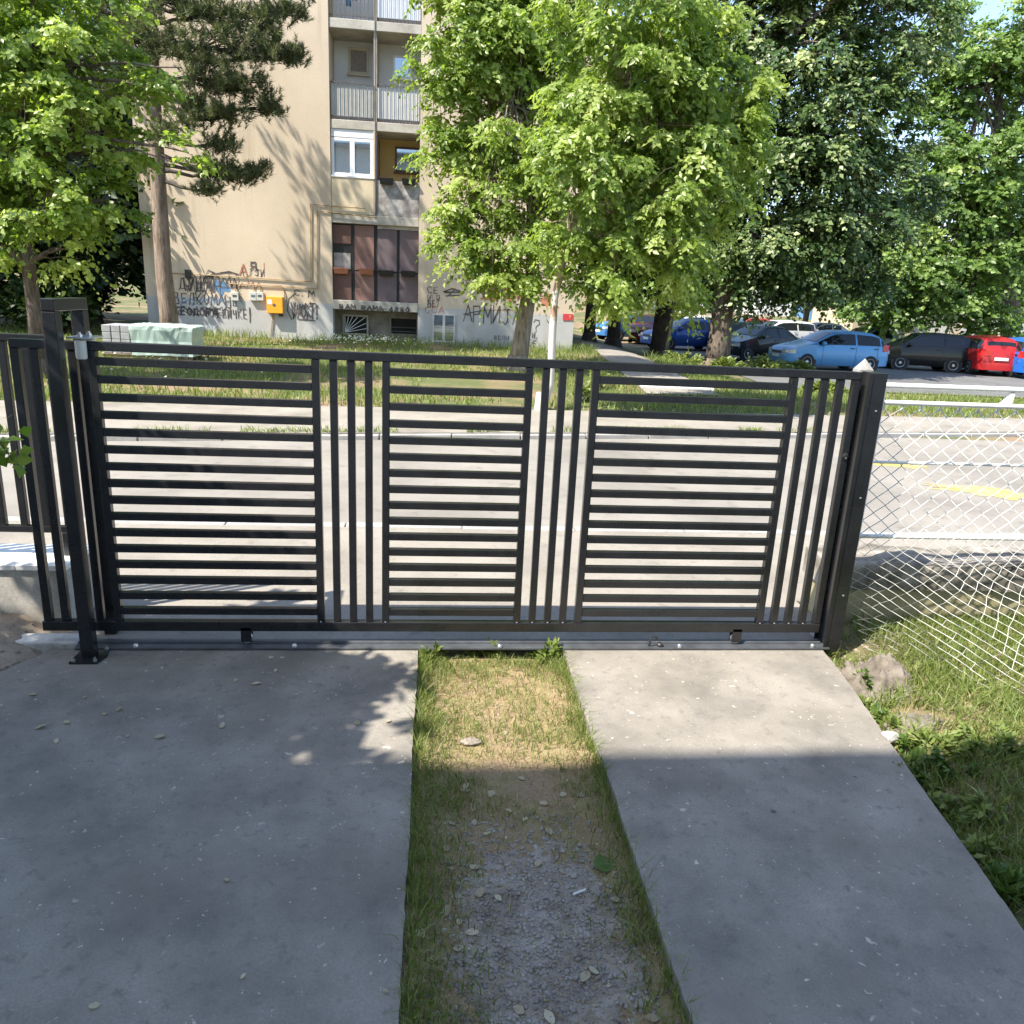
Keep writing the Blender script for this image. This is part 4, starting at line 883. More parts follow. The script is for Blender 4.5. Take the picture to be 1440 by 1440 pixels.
# pine: tufts of needles
def make_pine():
    rnd = np.random.RandomState(21); Y = 17.5; b0 = Vector(onground((at(240, 478, Y).x, Y, 0)))
    t = empty('pine_tree', b0, 'tall pine with a bare reddish trunk beside the graffiti wall', 'tree'); mb = MB()
    tr_ = [(*b0, .27), tpt(237, 440, Y, .235), tpt(230, 380, Y, .21), tpt(225, 300, Y, .20), tpt(221, 230, Y, .19), tpt(215, 130, Y, .18), tpt(210, 20, Y, .18), tpt(205, -120, Y, .14), tpt(200, -300, Y, .07)]
    mb.tube([p[:3] for p in tr_], [p[3] for p in tr_], 10); mb.build('trunk', M['barkpine'], t, smooth=True, sharp=180)
    tips = [(300, 20, -.8, .9), (360, 35, -.6, .7), (400, 20, -.4, .5), (330, 70, -.9, .9), (390, 75, -.5, .6), (415, 85, -.3, .25), (290, 110, -1., .9), (345, 125, -.6, .75), (375, 155, -.5, .4), (260, 60, -1., .9), (270, 160, -.8, .7), (320, 165, -.8, .5),
            (310, 205, -.5, .4), (300, 240, -.6, .45), (335, 250, -.4, .4), (365, 245, -.3, .22), (295, 270, -.5, .25), (190, 60, -.6, .8), (150, 20, 0., .9), (170, 130, .2, .7), (240, 0, -.8, 1.), (330, -40, -.4, 1.2), (220, -80, 0, 1.5), (120, -60, .3, 1.2), (400, -30, .3, .8),
            (150, -190, .5, 1.6), (280, -180, -.5, 1.6), (360, -140, 0, 1.2), (210, -300, 0, 1.2), (430, -15, -.2, .35), (230, 190, -.9, .3)]
    lm = MB(); NP = []; ND = []
    trA = np.array([p[:3] for p in tr_])
    for (px, py, dy, r) in tips:
        c = np.array(at(px, py, Y+dy)); az_ = np.array([trA[0][0], Y, c[2]+rnd.uniform(-.1, .5)]); k = np.argmin(abs(trA[:, 2]-az_[2])); az_[:2] = trA[k][:2]
        pts = branch_pts(az_, c, 5, -.03, .02, rnd); lm.tube(pts, list(np.linspace(.055, .02, 6)), 5, cap=False)
        for _ in range(int(25*r/.6)+6):
            d = unit(rnd.normal(0, 1, 3)); p = c+d*rnd.rand()**.5*np.array([r, r*.85, r*.5]); lm.tube(branch_pts(np.array(pts[rnd.randint(3, 6)]), p, 2, .03, .03, rnd), [.014, .009, .005], 4, cap=False)
            for _2 in range(5):
                q = p+rnd.normal(0, .09, 3); ax = unit(np.array([d[0]*.5+rnd.normal(0, .35), d[1]*.5+rnd.normal(0, .35), .65+rnd.normal(0, .2)]))
                n_ = 26; s_ = rnd.rand(n_)[:, None]*.16; NP.append(q+ax*s_); ND.append(unit(ax*.75+rnd.normal(0, .55, (n_, 3))))
    lb = lm.build('branches', M['barkdark'], t, smooth=True, sharp=180, fix=False); lb['kind'] = 'stuff'
    P = np.concatenate(NP); D = np.concatenate(ND); n = len(P); Ls = (.10+.07*rnd.rand(n))[:, None]
    sd_ = unit(np.cross(D, rnd.normal(0, 1, (n, 3))))*.008; V = np.stack([P-sd_, P+sd_, P+D*Ls], 1).reshape(-1, 3)
    tn = np.repeat(np.clip(np.repeat(rnd.normal(.45, .2, n//26), 26)+rnd.normal(0, .1, n), 0, 1), 3)
    cr = npmesh('crown', V, np.arange(3*n).reshape(-1, 3), M['needle'], t, tn, off=b0); cr['kind'] = 'stuff'
make_pine()

# shady trees at the left behind the maple
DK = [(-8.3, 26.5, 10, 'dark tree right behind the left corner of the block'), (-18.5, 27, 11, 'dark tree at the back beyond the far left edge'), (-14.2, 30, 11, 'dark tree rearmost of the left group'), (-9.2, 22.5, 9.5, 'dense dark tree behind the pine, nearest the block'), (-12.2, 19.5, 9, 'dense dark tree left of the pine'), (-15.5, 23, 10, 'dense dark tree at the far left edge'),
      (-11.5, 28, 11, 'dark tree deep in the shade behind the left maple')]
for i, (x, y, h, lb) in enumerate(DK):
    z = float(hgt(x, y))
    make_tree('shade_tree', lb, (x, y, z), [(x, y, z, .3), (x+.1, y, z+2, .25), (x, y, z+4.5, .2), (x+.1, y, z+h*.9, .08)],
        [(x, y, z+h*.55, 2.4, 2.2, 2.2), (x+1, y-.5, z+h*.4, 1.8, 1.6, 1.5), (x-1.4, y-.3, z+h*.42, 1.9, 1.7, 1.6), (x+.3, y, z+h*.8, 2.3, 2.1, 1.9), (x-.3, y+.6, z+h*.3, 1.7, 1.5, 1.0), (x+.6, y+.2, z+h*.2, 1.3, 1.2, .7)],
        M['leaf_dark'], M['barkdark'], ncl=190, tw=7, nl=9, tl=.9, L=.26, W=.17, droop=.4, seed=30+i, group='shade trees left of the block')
# trees behind the footpath, their trunks dark
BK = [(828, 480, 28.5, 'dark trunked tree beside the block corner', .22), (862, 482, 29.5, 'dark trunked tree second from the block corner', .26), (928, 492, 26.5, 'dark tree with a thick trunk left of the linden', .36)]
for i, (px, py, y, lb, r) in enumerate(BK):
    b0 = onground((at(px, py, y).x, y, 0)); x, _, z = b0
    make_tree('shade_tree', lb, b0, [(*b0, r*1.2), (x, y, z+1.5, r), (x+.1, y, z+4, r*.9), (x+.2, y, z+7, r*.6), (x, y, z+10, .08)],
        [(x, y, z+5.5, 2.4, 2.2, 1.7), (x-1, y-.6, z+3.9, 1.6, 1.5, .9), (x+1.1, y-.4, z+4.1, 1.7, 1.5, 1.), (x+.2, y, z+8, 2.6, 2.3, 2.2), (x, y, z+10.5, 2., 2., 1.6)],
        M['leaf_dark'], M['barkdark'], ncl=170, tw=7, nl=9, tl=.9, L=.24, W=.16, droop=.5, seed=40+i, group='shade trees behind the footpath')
for i, (x, y, lb) in enumerate([(23.5, 41, 'mid green tree behind the silver sedan'), (29, 43, 'mid green tree behind the black small hatchback'), (35.5, 42, 'mid green tree behind the red and blue cars, past the maple'), (18, 45, 'mid green tree behind the white estate cars')]):
    z = float(hgt(x, y)); make_tree('parking_tree', lb, (x, y, z), [(x, y, z, .2), (x+.1, y, z+2, .17), (x, y, z+5, .1)],
        [(x, y, z+4.6, 2.6, 2.2, 1.9), (x-1.4, y-.4, z+3.3, 1.8, 1.6, 1.0), (x+1.5, y-.3, z+3.4, 1.9, 1.6, 1.1), (x+.2, y, z+6.6, 2.2, 2., 1.6)], M['leaf_right'], M['bark'], ncl=120, tw=11, nl=9, tl=1., L=.26, W=.2, droop=.45, seed=70+i, group='trees behind the parked cars', clr=.1)
b0 = onground((at(935, 494, 25).x, 25, 0)); x, y, z = b0
make_tree('sapling', 'thin pale sapling stem standing before the thick dark trunk', b0, [(*b0, .09), (x+.12, y, z+1, .07), (x+.2, y, z+2.4, .06), (x+.3, y, z+4, .03)],
    [(x+.3, y, z+4, .8, .8, .7)], M['leaf_right'], M['barkelder'], ncl=20, tw=6, nl=9, tl=.6, L=.15, W=.1, seed=50)

# far wood behind the parking
rnd = np.random.RandomState(61); VV = []; FF = []; TT = []; off_ = 0
cl = []
for k in range(46):
    x = -40+k*4.2+rnd.uniform(-2, 2); y = 66+rnd.uniform(-5, 14); z = float(hgt(x, y)); h = rnd.uniform(7, 12)
    if 20 < x < 60: h *= .62
    for j in range(26):
        cl.append((x+rnd.normal(0, 1.8), y+rnd.normal(0, 1.4), z+h*(.18+.82*rnd.rand()), rnd.normal(.5, .2)))
cl = np.array(cl); n_ = 46; ci = np.repeat(np.arange(len(cl)), n_); P = cl[ci, :3]+rnd.normal(0, .75, (len(ci), 3))
V, F = leaf_geo(P, unit(rnd.normal(0, 1, P.shape)+np.array([0, 0, -.4])), unit(rnd.normal(0, .5, P.shape)+np.array([0, -.4, .9])), .3+.3*rnd.rand(len(P)), .22+.2*rnd.rand(len(P)))
o = npmesh('far_wood', V, F, M['leaf_right'], None, np.repeat(np.clip(cl[ci, 3]+rnd.normal(0, .15, len(P)), 0, 1), 4)); tag(o, 'distant belt of green trees behind the parking lot', 'wood', kind='stuff')

# yard tree just left of the frame, shading the left strip
b0 = (-3.3, -2.1, -.07); x, y, z = b0
make_tree('yard_tree', 'leafy yard tree beside the left driveway strip, a twig reaching into view', b0,
    [(*b0, .14), (-3.2, -2.05, 1.2, .12), (-3.0, -2.0, 2.4, .1), (-2.8, -1.95, 3.6, .08), (-2.7, -1.9, 4.8, .04)],
    [(-2.75, -2.15, 3.9, 1.15, .75, .8), (-1.75, -1.65, 3.5, .75, .6, .55), (-1.5, -1.05, 3.0, .6, .35, .5), (-1.2, -1.0, 2.3, .45, .3, .4), (-2.75, -2.0, 4.7, .7, .6, .45), (-1.25, -1.85, 3.25, .5, .35, .35), (-1.75, -1.95, 3.9, .55, .4, .35), (-3.5, -2.3, 4.2, .9, .8, .8), (-1.3, -1.35, 2.9, .5, .4, .4), (-.95, -1.7, 2.9, .36, .28, .26), (-.75, -1.22, 2.6, .34, .26, .26)],
    M['leaf_maple'], M['bark'], ncl=240, tw=9, nl=12, tl=.36, L=.10, W=.085, droop=.5, seed=16, clr=.12)
# its low twig with leaves at the left edge
tw_ = bpy.data.objects['yard_tree']; mb = MB(); tp = [(-2.0, -1.0, 2.0), (-1.0, -.75, 1.6), (-.35, -.55, 1.36), (-.2, -.5, 1.25), (-.14, -.5, 1.13)]
mb.tube(tp, [.018, .012, .006, .004, .002], 6); mb.build('twig', M['bark'], tw_, smooth=True, fix=False)
rnd = np.random.RandomState(5); t_ = rnd.rand(46)*.52+.48; P = np.array([np.interp(t_*4, range(5), [p[k] for p in tp]) for k in range(3)]).T+rnd.normal(0, .045, (46, 3))
V, F = leaf_geo(P, unit(rnd.normal(0, 1, P.shape)+np.array([.2, 0, -.6])), unit(rnd.normal(0, .4, P.shape)+np.array([0, -.5, .8])), .055+.035*rnd.rand(46), .045+.03*rnd.rand(46))
o = npmesh('twig_leaves', V, F, M['leaf_maple'], tw_, np.repeat(rnd.rand(46), 4), off=Vector(b0)); o['kind'] = 'stuff'

# ------------------------------------------------------------------ bushes and weeds
def bush(name, label, c, r, mat, n=260, L=.08, W=.045, seed=0, group=None, cat='bush', droop=.3):
    rnd = np.random.RandomState(seed+100); b = Vector((c[0], c[1], c[2])); t = empty(name, b, label, cat, group); mb = MB(); ns = max(5, n//24); tips = []
    for k in range(ns):
        a_ = rnd.rand()*6.28; rr = rnd.rand()**.5; e = (c[0]+math.cos(a_)*r[0]*rr, c[1]+math.sin(a_)*r[1]*rr, c[2]+r[2]*(1-.55*rr*rr)*rnd.uniform(.6, 1.05)); tips.append(e)
        mb.tube(branch_pts((c[0]+math.cos(a_)*r[0]*.15, c[1]+math.sin(a_)*r[1]*.15, c[2]-.02), e, 3, .06, .03, rnd), [.006+.006*r[2], .005+.004*r[2], .004, .002], 4, cap=False)
    s_ = mb.build('stems', M['barkdark'] if r[2] > .3 else M['grass'], t, fix=False, smooth=True); s_['kind'] = 'stuff'
    if r[2] <= .3:
        a__ = s_.data.attributes.new('tint', 'FLOAT', 'POINT')
    tips = np.array(tips); i = rnd.randint(0, ns, n); f = .35+.65*rnd.rand(n)**.6
    P = np.array(c)+(tips[i]-np.array(c))*f[:, None]+rnd.normal(0, .05*max(r), (n, 3)); P[:, 2] = np.maximum(P[:, 2], c[2]+.005)
    out = unit(P-np.array(c)+1e-4); V, F = leaf_geo(P, unit(out+rnd.normal(0, .5, P.shape)+np.array([0, 0, -droop])), unit(rnd.normal(0, .35, P.shape)+np.array([0, -.2, 1])), L*(.6+.8*rnd.rand(n)), W*(.6+.8*rnd.rand(n)))
    o = npmesh('leaves', V, F, mat, t, np.repeat(np.clip(rnd.normal(.5, .22, n), 0, 1), 4), off=b); o['kind'] = 'stuff'; return t
def gb_(px, py, z=.05): v = gp(px, py, z); return onground(v)
k = 0
for (px, py, z, r, lb) in [(1075, 516, -.1, (1.0, .8, .55), 'low leafy bush at the right foot of the linden'), (960, 506, 0., (.9, .7, .5), 'low leafy bush between the thick dark trunk and the linden'),
                        (1025, 514, -.1, (.7, .6, .45), 'small bush right before the linden trunk'), (1120, 518, -.15, (.8, .6, .35), 'low bush before the front of the light blue car'),
                        (842, 550, .05, (.3, .3, .5), 'upright leafy weed left of the footpath seen behind the gate'), (818, 566, .05, (.22, .25, .42), 'leafy weed clump near the whitewashed tree'),
                        (1160, 545, 0., (.6, .5, .3), 'low green bush behind the right end of the gate')]:
    bush('bush', lb, gb_(px, py, z), r, M['grassy'], n=900 if r[0] > .5 else 320, L=.13 if r[0] > .5 else .09, W=.08 if r[0] > .5 else .05, seed=k, group='bushes on the verge'); k += 1
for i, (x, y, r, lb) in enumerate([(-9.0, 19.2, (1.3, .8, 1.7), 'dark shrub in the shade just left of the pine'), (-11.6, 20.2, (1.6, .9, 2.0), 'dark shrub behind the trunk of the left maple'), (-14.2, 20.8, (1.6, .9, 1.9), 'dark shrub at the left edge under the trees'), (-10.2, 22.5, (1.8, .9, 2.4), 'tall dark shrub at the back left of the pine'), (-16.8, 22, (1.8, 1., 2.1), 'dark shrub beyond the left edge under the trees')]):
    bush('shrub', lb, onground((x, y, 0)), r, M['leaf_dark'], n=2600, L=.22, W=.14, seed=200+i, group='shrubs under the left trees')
# weeds at the edge of the right yard
for (px, py, r, lb) in [(1215, 985, (.10, .08, .09), 'small bright weed beside the clod at the driveway edge'), (1275, 1075, (.16, .12, .10), 'green weed clump right at the shade line beside the driveway'),
                        (1325, 1130, (.15, .13, .11), 'dark green dock weed in the shade beside the right strip'), (1370, 1195, (.16, .13, .10), 'leafy weed in the shade near the right frame edge'),
                        (1310, 1050, (.16, .12, .12), 'sunlit weed clump under the loose netting'), (1400, 1060, (.2, .15, .14), 'pale green weed clump at the right edge under the netting')]:
    v = gp(px, py, -.02); bush('weed', lb, (v.x, v.y, float(yard_h(v.x, v.y))-.005), (r[0]*1.15, r[1]*1.15, r[2]*.8), M['grassy'], n=420, L=.042, W=.020, seed=60+k, group='weeds beside the right strip', cat='weed'); k += 1
rw_ = random.Random(8)
WL = ['hugging the receiving post foot', 'by the big clod', 'just past the big clod', 'beside the flat clod', 'by the white stone', 'on the shade line at the slab edge', 'first in the shade at the slab edge', 'second in the shade at the slab edge', 'third in the shade at the slab edge', 'fourth in the shade at the slab edge', 'last before the frame edge beside the slab', 'behind the shade line away from the slab', 'deep in the shade away from the slab']
for j, (px, py) in enumerate([(1192, 935), (1205, 960), (1222, 1000), (1240, 1015), (1262, 1045), (1285, 1075), (1300, 1105), (1322, 1130), (1345, 1160), (1372, 1195), (1405, 1240), (1340, 1080), (1395, 1150)]):
    v = gp(px+8, py, -.02); hh = rw_.uniform(.06, .15); rr_ = rw_.uniform(.07, .13)
    bush('weed', ('leafy weed ' if j % 2 else 'low broad leaved weed ')+WL[j], (v.x, v.y, float(yard_h(v.x, v.y))-.008), (rr_, rr_*.85, hh), M['grass' if j % 3 else 'grassy'], n=rw_.randint(90, 190), L=rw_.uniform(.035, .06), W=rw_.uniform(.018, .032), seed=300+j, group='weeds beside the right strip', cat='weed', droop=rw_.uniform(.1, .6))
for (px, py, r, lb) in [(607, 925, (.09, .06, .08), 'leafy weed in the left upper corner of the earth strip'), (775, 925, (.10, .06, .10), 'leafy weed in the right upper corner of the earth strip'), (690, 918, (.12, .04, .05), 'low weed under the gate track in the middle of the earth strip')]:
    v = gp(px, py, -.05); bush('weed', lb, (v.x, v.y, -.06), r, M['grassy'], n=150, L=.045, W=.026, seed=60+k, group='weeds in the earth strip', cat='weed'); k += 1

# ------------------------------------------------------------------ grass
def blades(name, label, X, Y, Z, H, W, mat, seed, lean=.45, parent=None):
    rnd = np.random.RandomState(seed); n = len(X); P = np.stack([X, Y, Z], -1); a_ = rnd.rand(n)*6.283; S_ = np.stack([np.cos(a_), np.sin(a_), np.zeros(n)], -1)
    ln_ = rnd.normal(0, lean, (n, 2)); T = np.stack([ln_[:, 0]*H, ln_[:, 1]*H, H], -1); mid = P+T*np.array([.35, .35, .6]); W = W[:, None]
    V = np.stack([P-S_*W*.5, P+S_*W*.5, mid+S_*W*.4, mid-S_*W*.4, P+T], 1).reshape(-1, 3); i = np.arange(n)*5
    F = np.concatenate([np.stack([i, i+1, i+2], -1), np.stack([i, i+2, i+3], -1), np.stack([i+3, i+2, i+4], -1)])
    o = npmesh(name, V, F, mat, parent, np.repeat(np.clip(rnd.normal(.5, .25, n), 0, 1), 5))
    if parent is None: tag(o, label, 'grass', kind='stuff')
    return o
rnd = np.random.RandomState(77)
# verge
n = 90000; X = rnd.uniform(-11, 22, n); Y = 8.5+rnd.rand(n)**1.35*12.4
px0 = 6.15+(Y-11.7)*.085; keep = (Y > yv(X)+.02) & ~((X > px0-.05) & (X < px0+1.6) & (Y > 11.6)) & ~((X > 10.8) & (Y > 17.-(X-11.4)*.05-.4))
bare = np.exp(-(((X-2.9)/2.0)**2+((Y-11.6)/1.1)**2))+np.exp(-(((X+3.6)/1.6)**2+((Y-10.6)/.6)**2))*.7
keep &= (vn(X, Y, .9, 3)+.35*vn(X, Y, 4, 2) > -.35+bare*1.5+rnd.normal(0, .18, n)); X, Y = X[keep], Y[keep]
tall = 1+1.2*sm((Y-19.3)/1.2)
blades('verge_grass', 'rough grass growing on the verge behind the road', X, Y, hgt(X, Y)-.005, (.05+.11*rnd.rand(len(X)))*tall, .012+.012*rnd.rand(len(X)), M['grassy'], 1)
# weeds along the far kerb
n = 2600; X = rnd.uniform(-6, 9, n); Y = yf(X)+.01+np.abs(rnd.normal(0, .09, n)); kp = vn(X, Y*0, 2.2, 5) > -.1; X, Y = X[kp], Y[kp]
blades('kerb_weeds', 'thin line of weeds along the far kerb', X, Y, np.full(len(X), .03), .03+.08*rnd.rand(len(X)), .008+.01*rnd.rand(len(X)), M['grassy'], 2, .7)
# pale flowers in the verge by the wall
n = 260; X = np.concatenate([rnd.normal(-.4, .8, n), rnd.normal(-4, 1.2, 60)]); Y = np.concatenate([rnd.normal(19.5, .5, n), rnd.normal(12, .8, 60)]); H = .16+.12*rnd.rand(len(X)); P = np.stack([X, Y, hgt(X, Y)+H], -1)
V, F = leaf_geo(P, unit(rnd.normal(0, 1, P.shape)*np.array([1, 1, .2])), np.tile([0, -.5, 1.], (len(P), 1)), np.full(len(P), .06), np.full(len(P), .06))
M['petal'] = leafmat('petal_mat', (.5, .52, .4), (.6, .62, .5), (.7, .7, .62), .3); o = npmesh('verge_flowers', V, F, M['petal'], None, np.repeat(rnd.rand(len(P)), 4)); tag(o, 'tiny pale flowers scattered in the verge grass', 'flowers', kind='stuff')
# earth strip
def strip_blades(n, seed, fn, h0, h1, w0, mat, name, label, lean=.5):
    r_ = np.random.RandomState(seed); X = r_.uniform(1.665, 2.50, n); Y = r_.uniform(-3.4, -.05, n); d = np.minimum(X-1.66, 2.505-X); k_ = fn(X, Y, d, r_); X, Y, d = X[k_], Y[k_], d[k_]
    blades(name, label, X, Y, strip_h(X, Y)-.004, (h0+(h1-h0)*r_.rand(len(X)))*(1+.9*np.exp(-d/.06)), np.full(len(X), w0)*(.6+.8*r_.rand(len(X))), mat, seed, lean)
strip_blades(40000, 3, lambda X, Y, d, r_: (r_.rand(len(X)) < (np.exp(-d/np.where(X < 2.08, .12, .06))*1.0+.22*(vn(X, Y, 6, 4) > .15)+.55*np.exp(-((Y+.12)/.12)**2)+.3*np.exp(-((Y+.80)/.14)**2))*(1-.75*np.exp(-((X-2.12)/.22)**4)*(Y < -1.45))),
             .025, .065, .0035, M['grassy'], 'strip_grass', 'short green grass along the edges of the earth strip')
strip_blades(20000, 4, lambda X, Y, d, r_: (r_.rand(len(X)) < .25+.4*(vn(X, Y, 7, 9) > .1)), .012, .035, .0025, M['drystraw'], 'dry_grass', 'dry straw coloured grass on the earth strip', 1.3)
# right yard
n = 75000; X = rnd.uniform(3.3, 7.0, n); Y = rnd.uniform(-3.2, .36, n); e = 4.10+np.minimum(0, Y+.2)*.17
kp = (X > e+.03) & (vn(X, Y, 3, 5)+.5*vn(X, Y, 11, 6)+rnd.normal(0, .2, n)+.5*np.clip((X-e-.2)*2, -.4, 1) > -.25); X, Y = X[kp], Y[kp]
blades('yard_grass', 'bright patchy grass in the yard right of the driveway', X, Y, yard_h(X, Y)-.004, .03+.075*rnd.rand(len(X)), .004+.004*rnd.rand(len(X)), M['grassy'], 5, .6)
n = 5000; X = rnd.uniform(3.5, 6.4, n); Y = rnd.uniform(-2.6, .2, n); e = 4.12+np.minimum(0, Y+.2)*.17; kp = (X > e) & (X < e+.75); X, Y = X[kp], Y[kp]
blades('yard_straw', 'dry straw among the yard grass by the driveway edge', X, Y, yard_h(X, Y)-.003, .02+.06*rnd.rand(len(X)), .003+.002*rnd.rand(len(X)), M['drystraw'], 6, 1.4)

# ------------------------------------------------------------------ stones, clods, leaves
def stone_mesh(name, seed, r=(1, 1, .6), sub=1, jit=.18):
    bm = bmesh.new(); bmesh.ops.create_icosphere(bm, subdivisions=sub, radius=1); rr = random.Random(seed)
    for v in bm.verts: v.co = Vector((v.co.x*r[0], v.co.y*r[1], v.co.z*r[2]))*(1+rr.uniform(-jit, jit))
    me = bpy.data.meshes.new(name); bm.to_mesh(me); bm.free(); return me
def scatter_stones(name, label, X, Y, Z, Rr, mat, seed):
    r_ = np.random.RandomState(seed); base = np.array([(1, 0, 0), (-1, 0, 0), (0, 1, 0), (0, -1, 0), (0, 0, 1), (0, 0, -1)], float); f = np.array([(0, 2, 4), (2, 1, 4), (1, 3, 4), (3, 0, 4), (2, 0, 5), (1, 2, 5), (3, 1, 5), (0, 3, 5)])
    n = len(X); a_ = r_.rand(n)*6.28; V = base[None]*(.7+.6*r_.rand(n, 6, 1))*Rr[:, None, None]*np.array([1, 1, .6]); c, s = np.cos(a_)[:, None], np.sin(a_)[:, None]
    V = np.stack([V[:, :, 0]*c-V[:, :, 1]*s, V[:, :, 0]*s+V[:, :, 1]*c, V[:, :, 2]], -1)+np.stack([X, Y, Z], -1)[:, None]
    F = (f[None]+(np.arange(n)*6)[:, None, None]).reshape(-1, 3); o = npmesh(name, V.reshape(-1, 3), F, mat); tag(o, label, 'gravel', kind='stuff')
n = 6500; X = rnd.normal(2.10, .21, n); Y = rnd.normal(-2.05, .36, n); kp = (X > 1.72) & (X < 2.48) & (Y > -2.8) & (Y < -1.42); X, Y = X[kp], Y[kp]
scatter_stones('gravel', 'fine grey gravel scattered in the earth strip', X, Y, np.maximum(strip_h(X, Y), gravel_h(X, Y))+.001, .0022+.010*rnd.rand(len(X))**3, M['stone'], 8)
n = 420; X = rnd.uniform(-1.6, -.4, n); Y = rnd.uniform(-1., .2, n); scatter_stones('soil_clods', 'crumbs of brown soil on the bank left of the driveway', X, Y, bank_h(X, Y), .006+.03*rnd.rand(n)**3, M['clod'], 9)
n = 500; X = rnd.uniform(3.9, 4.9, n); Y = rnd.uniform(-1.1, .1, n); kp = X > 4.12+np.minimum(0, Y+.2)*.17; X, Y = X[kp], Y[kp]; scatter_stones('yard_stones', 'small pale stones along the right driveway edge', X, Y, yard_h(X, Y), .004+.02*rnd.rand(len(X))**3, M['clod'], 10)
def heap(name, label, c, r, mat, seed, n=44, cat='clod'):
    t = np.linspace(-1, 1, n); U, V_ = np.meshgrid(t, t); d = np.hypot(U, V_); X = c[0]+U*r[0]; Y = c[1]+V_*r[1]
    h = r[2]*np.clip(1-d*(1+.25*vn(X, Y, 14, seed)), -.3, 1)**1.0*(1+.35*vn(X, Y, 22, seed+1))+.22*r[2]*np.abs(vn(X, Y, 30, seed+2))*(d < 1)+.05*r[2]*vn(X, Y, 70, seed+3)
    Z = c[2]-.02+np.where(d < 1, h, -.06); V = np.stack([X, Y, Z], -1).reshape(-1, 3); i = np.arange((n-1)**2); a = i//(n-1)*n+i % (n-1)
    o = npmesh(name, V, np.stack([a, a+1, a+n+1, a+n], -1), mat); tag(o, label, cat); return o
v = gp(1243, 955, 0); heap('clod', 'big crumbly earth clod beside the receiving post', (v.x+.02, v.y+.04, float(yard_h(v.x, v.y))), (.27, .24, .17), M['lump'], 3)
v = gp(1300, 1010, 0); heap('clod', 'flat pale clod below the big clod under the netting', (v.x, v.y, float(yard_h(v.x, v.y))), (.20, .13, .07), M['lump'], 7)
v = gp(1247, 1034, 0); o = link('white_stone', stone_mesh('white_stone', 5, (.045, .03, .03), 2, .15), M['whitecon']); o.location = (v.x+.02, v.y, -.01); tag(o, 'small white stone at the right driveway edge', 'stone')
n = 900; X = rnd.uniform(1.7, 2.48, n); Y = rnd.uniform(-3.2, -.1, n); P = np.stack([X, Y, np.maximum(strip_h(X, Y), gravel_h(X, Y))+.004], -1)
V, F = leaf_geo(P, unit(rnd.normal(0, 1, P.shape)*np.array([1, 1, .15])), unit(rnd.normal(0, .25, P.shape)+np.array([0, 0, 1])), .008+.022*rnd.rand(n)**2, .004+.010*rnd.rand(n)**2)
o = npmesh('leaf_litter', V, F, M['deadleaf'], None, np.repeat(rnd.rand(n)*.9, 4)); tag(o, 'crumbs of dry leaf litter strewn over the earth strip', 'litter', kind='stuff')
SM = [stone_mesh('pebble', 500+i, (1, .8, .55), 2, .06) for i in range(4)]
for i, (cx, cy, r) in enumerate([(1010, 1115, 13), (1030, 1260, 15), (725, 945, 12), (790, 900, 13), (750, 810, 11), (1010, 1165, 10), (975, 1015, 11), (450, 885, 9), (655, 1000, 8), (930, 945, 10), (880, 1180, 9), (560, 1330, 9)]):
    v = gp(500+cx*.3888, 880+cy*.3888, -.05); o = link('pebble', SM[i % 4].copy(), M['stone']); o.scale = (r*.0011,)*3; o.location = (v.x, v.y, float(max(strip_h(v.x, v.y), gravel_h(v.x, v.y)))+.003); o.rotation_euler = (0, 0, i*1.3)
    tag(o, 'rounded grey pebble in the gravelly earth strip', 'pebble', 'pebbles in the earth strip')
LM = []
for i in range(4):
    rr = random.Random(900+i); mb = MB(); n_ = 5; c_ = rr.uniform(.1, .4)
    for k in range(n_+1):
        t = k/n_; wd = math.sin(math.pi*min(1, .06+t*.94))**.8*rr.uniform(.26, .36); z = c_*(t-.5)**2
        mb.v += [(t-.5, -wd, z+wd*wd*rr.uniform(.4, 1.2)), (t-.5, 0, z), (t-.5, wd, z+wd*wd*rr.uniform(.4, 1.2))]
    for k in range(n_):
        for j in range(2): mb.f.append((k*3+j, k*3+3+j, k*3+4+j, k*3+1+j))
    me = mb.mesh('leaf'); a__ = me.attributes.new('tint', 'FLOAT', 'POINT'); a__.data.foreach_set('value', [.3+.2*i]*len(me.vertices)); LM.append(me)
def fallen(px, py, z, L, label, grp, i, mat='deadleaf'):
    v = gp(px, py, z); me = LM[i % 4]
    if not me.materials: me.materials.append(M['deadleaf'])
    o = link('fallen_leaf', me, None); zz = z if z == 0 else (float(max(strip_h(v.x, v.y), gravel_h(v.x, v.y))) if 1.66 < v.x < 2.5 else float(bank_h(v.x, v.y)))
    o.location = (v.x, v.y, zz+.006); o.scale = (L, L, L); o.rotation_euler = (random.uniform(-.25, .25), random.uniform(-.2, .2), random.uniform(0, 6.28)); tag(o, label, 'leaf', grp)
i = 0
for (cx, cy, L) in [(110, 187, .035), (135, 298, .05), (225, 282, .04), (190, 345, .035), (400, 238, .035), (540, 330, .045), (750, 292, .04), (865, 150, .05), (1205, 283, .04), (430, 327, .02), (795, 140, .03), (930, 105, .025), (285, 197, .025), (355, 253, .025), (1310, 278, .03), (820, 1140, .02), (1300, 1190, .02), (765, 815, .025), (320, 1240, .03)]:
    fallen(cx*.4167, 900+cy*.4167, 0, L, 'small pale dry leaf lying on the left concrete strip', 'dry leaves on the left strip', i); i += 1
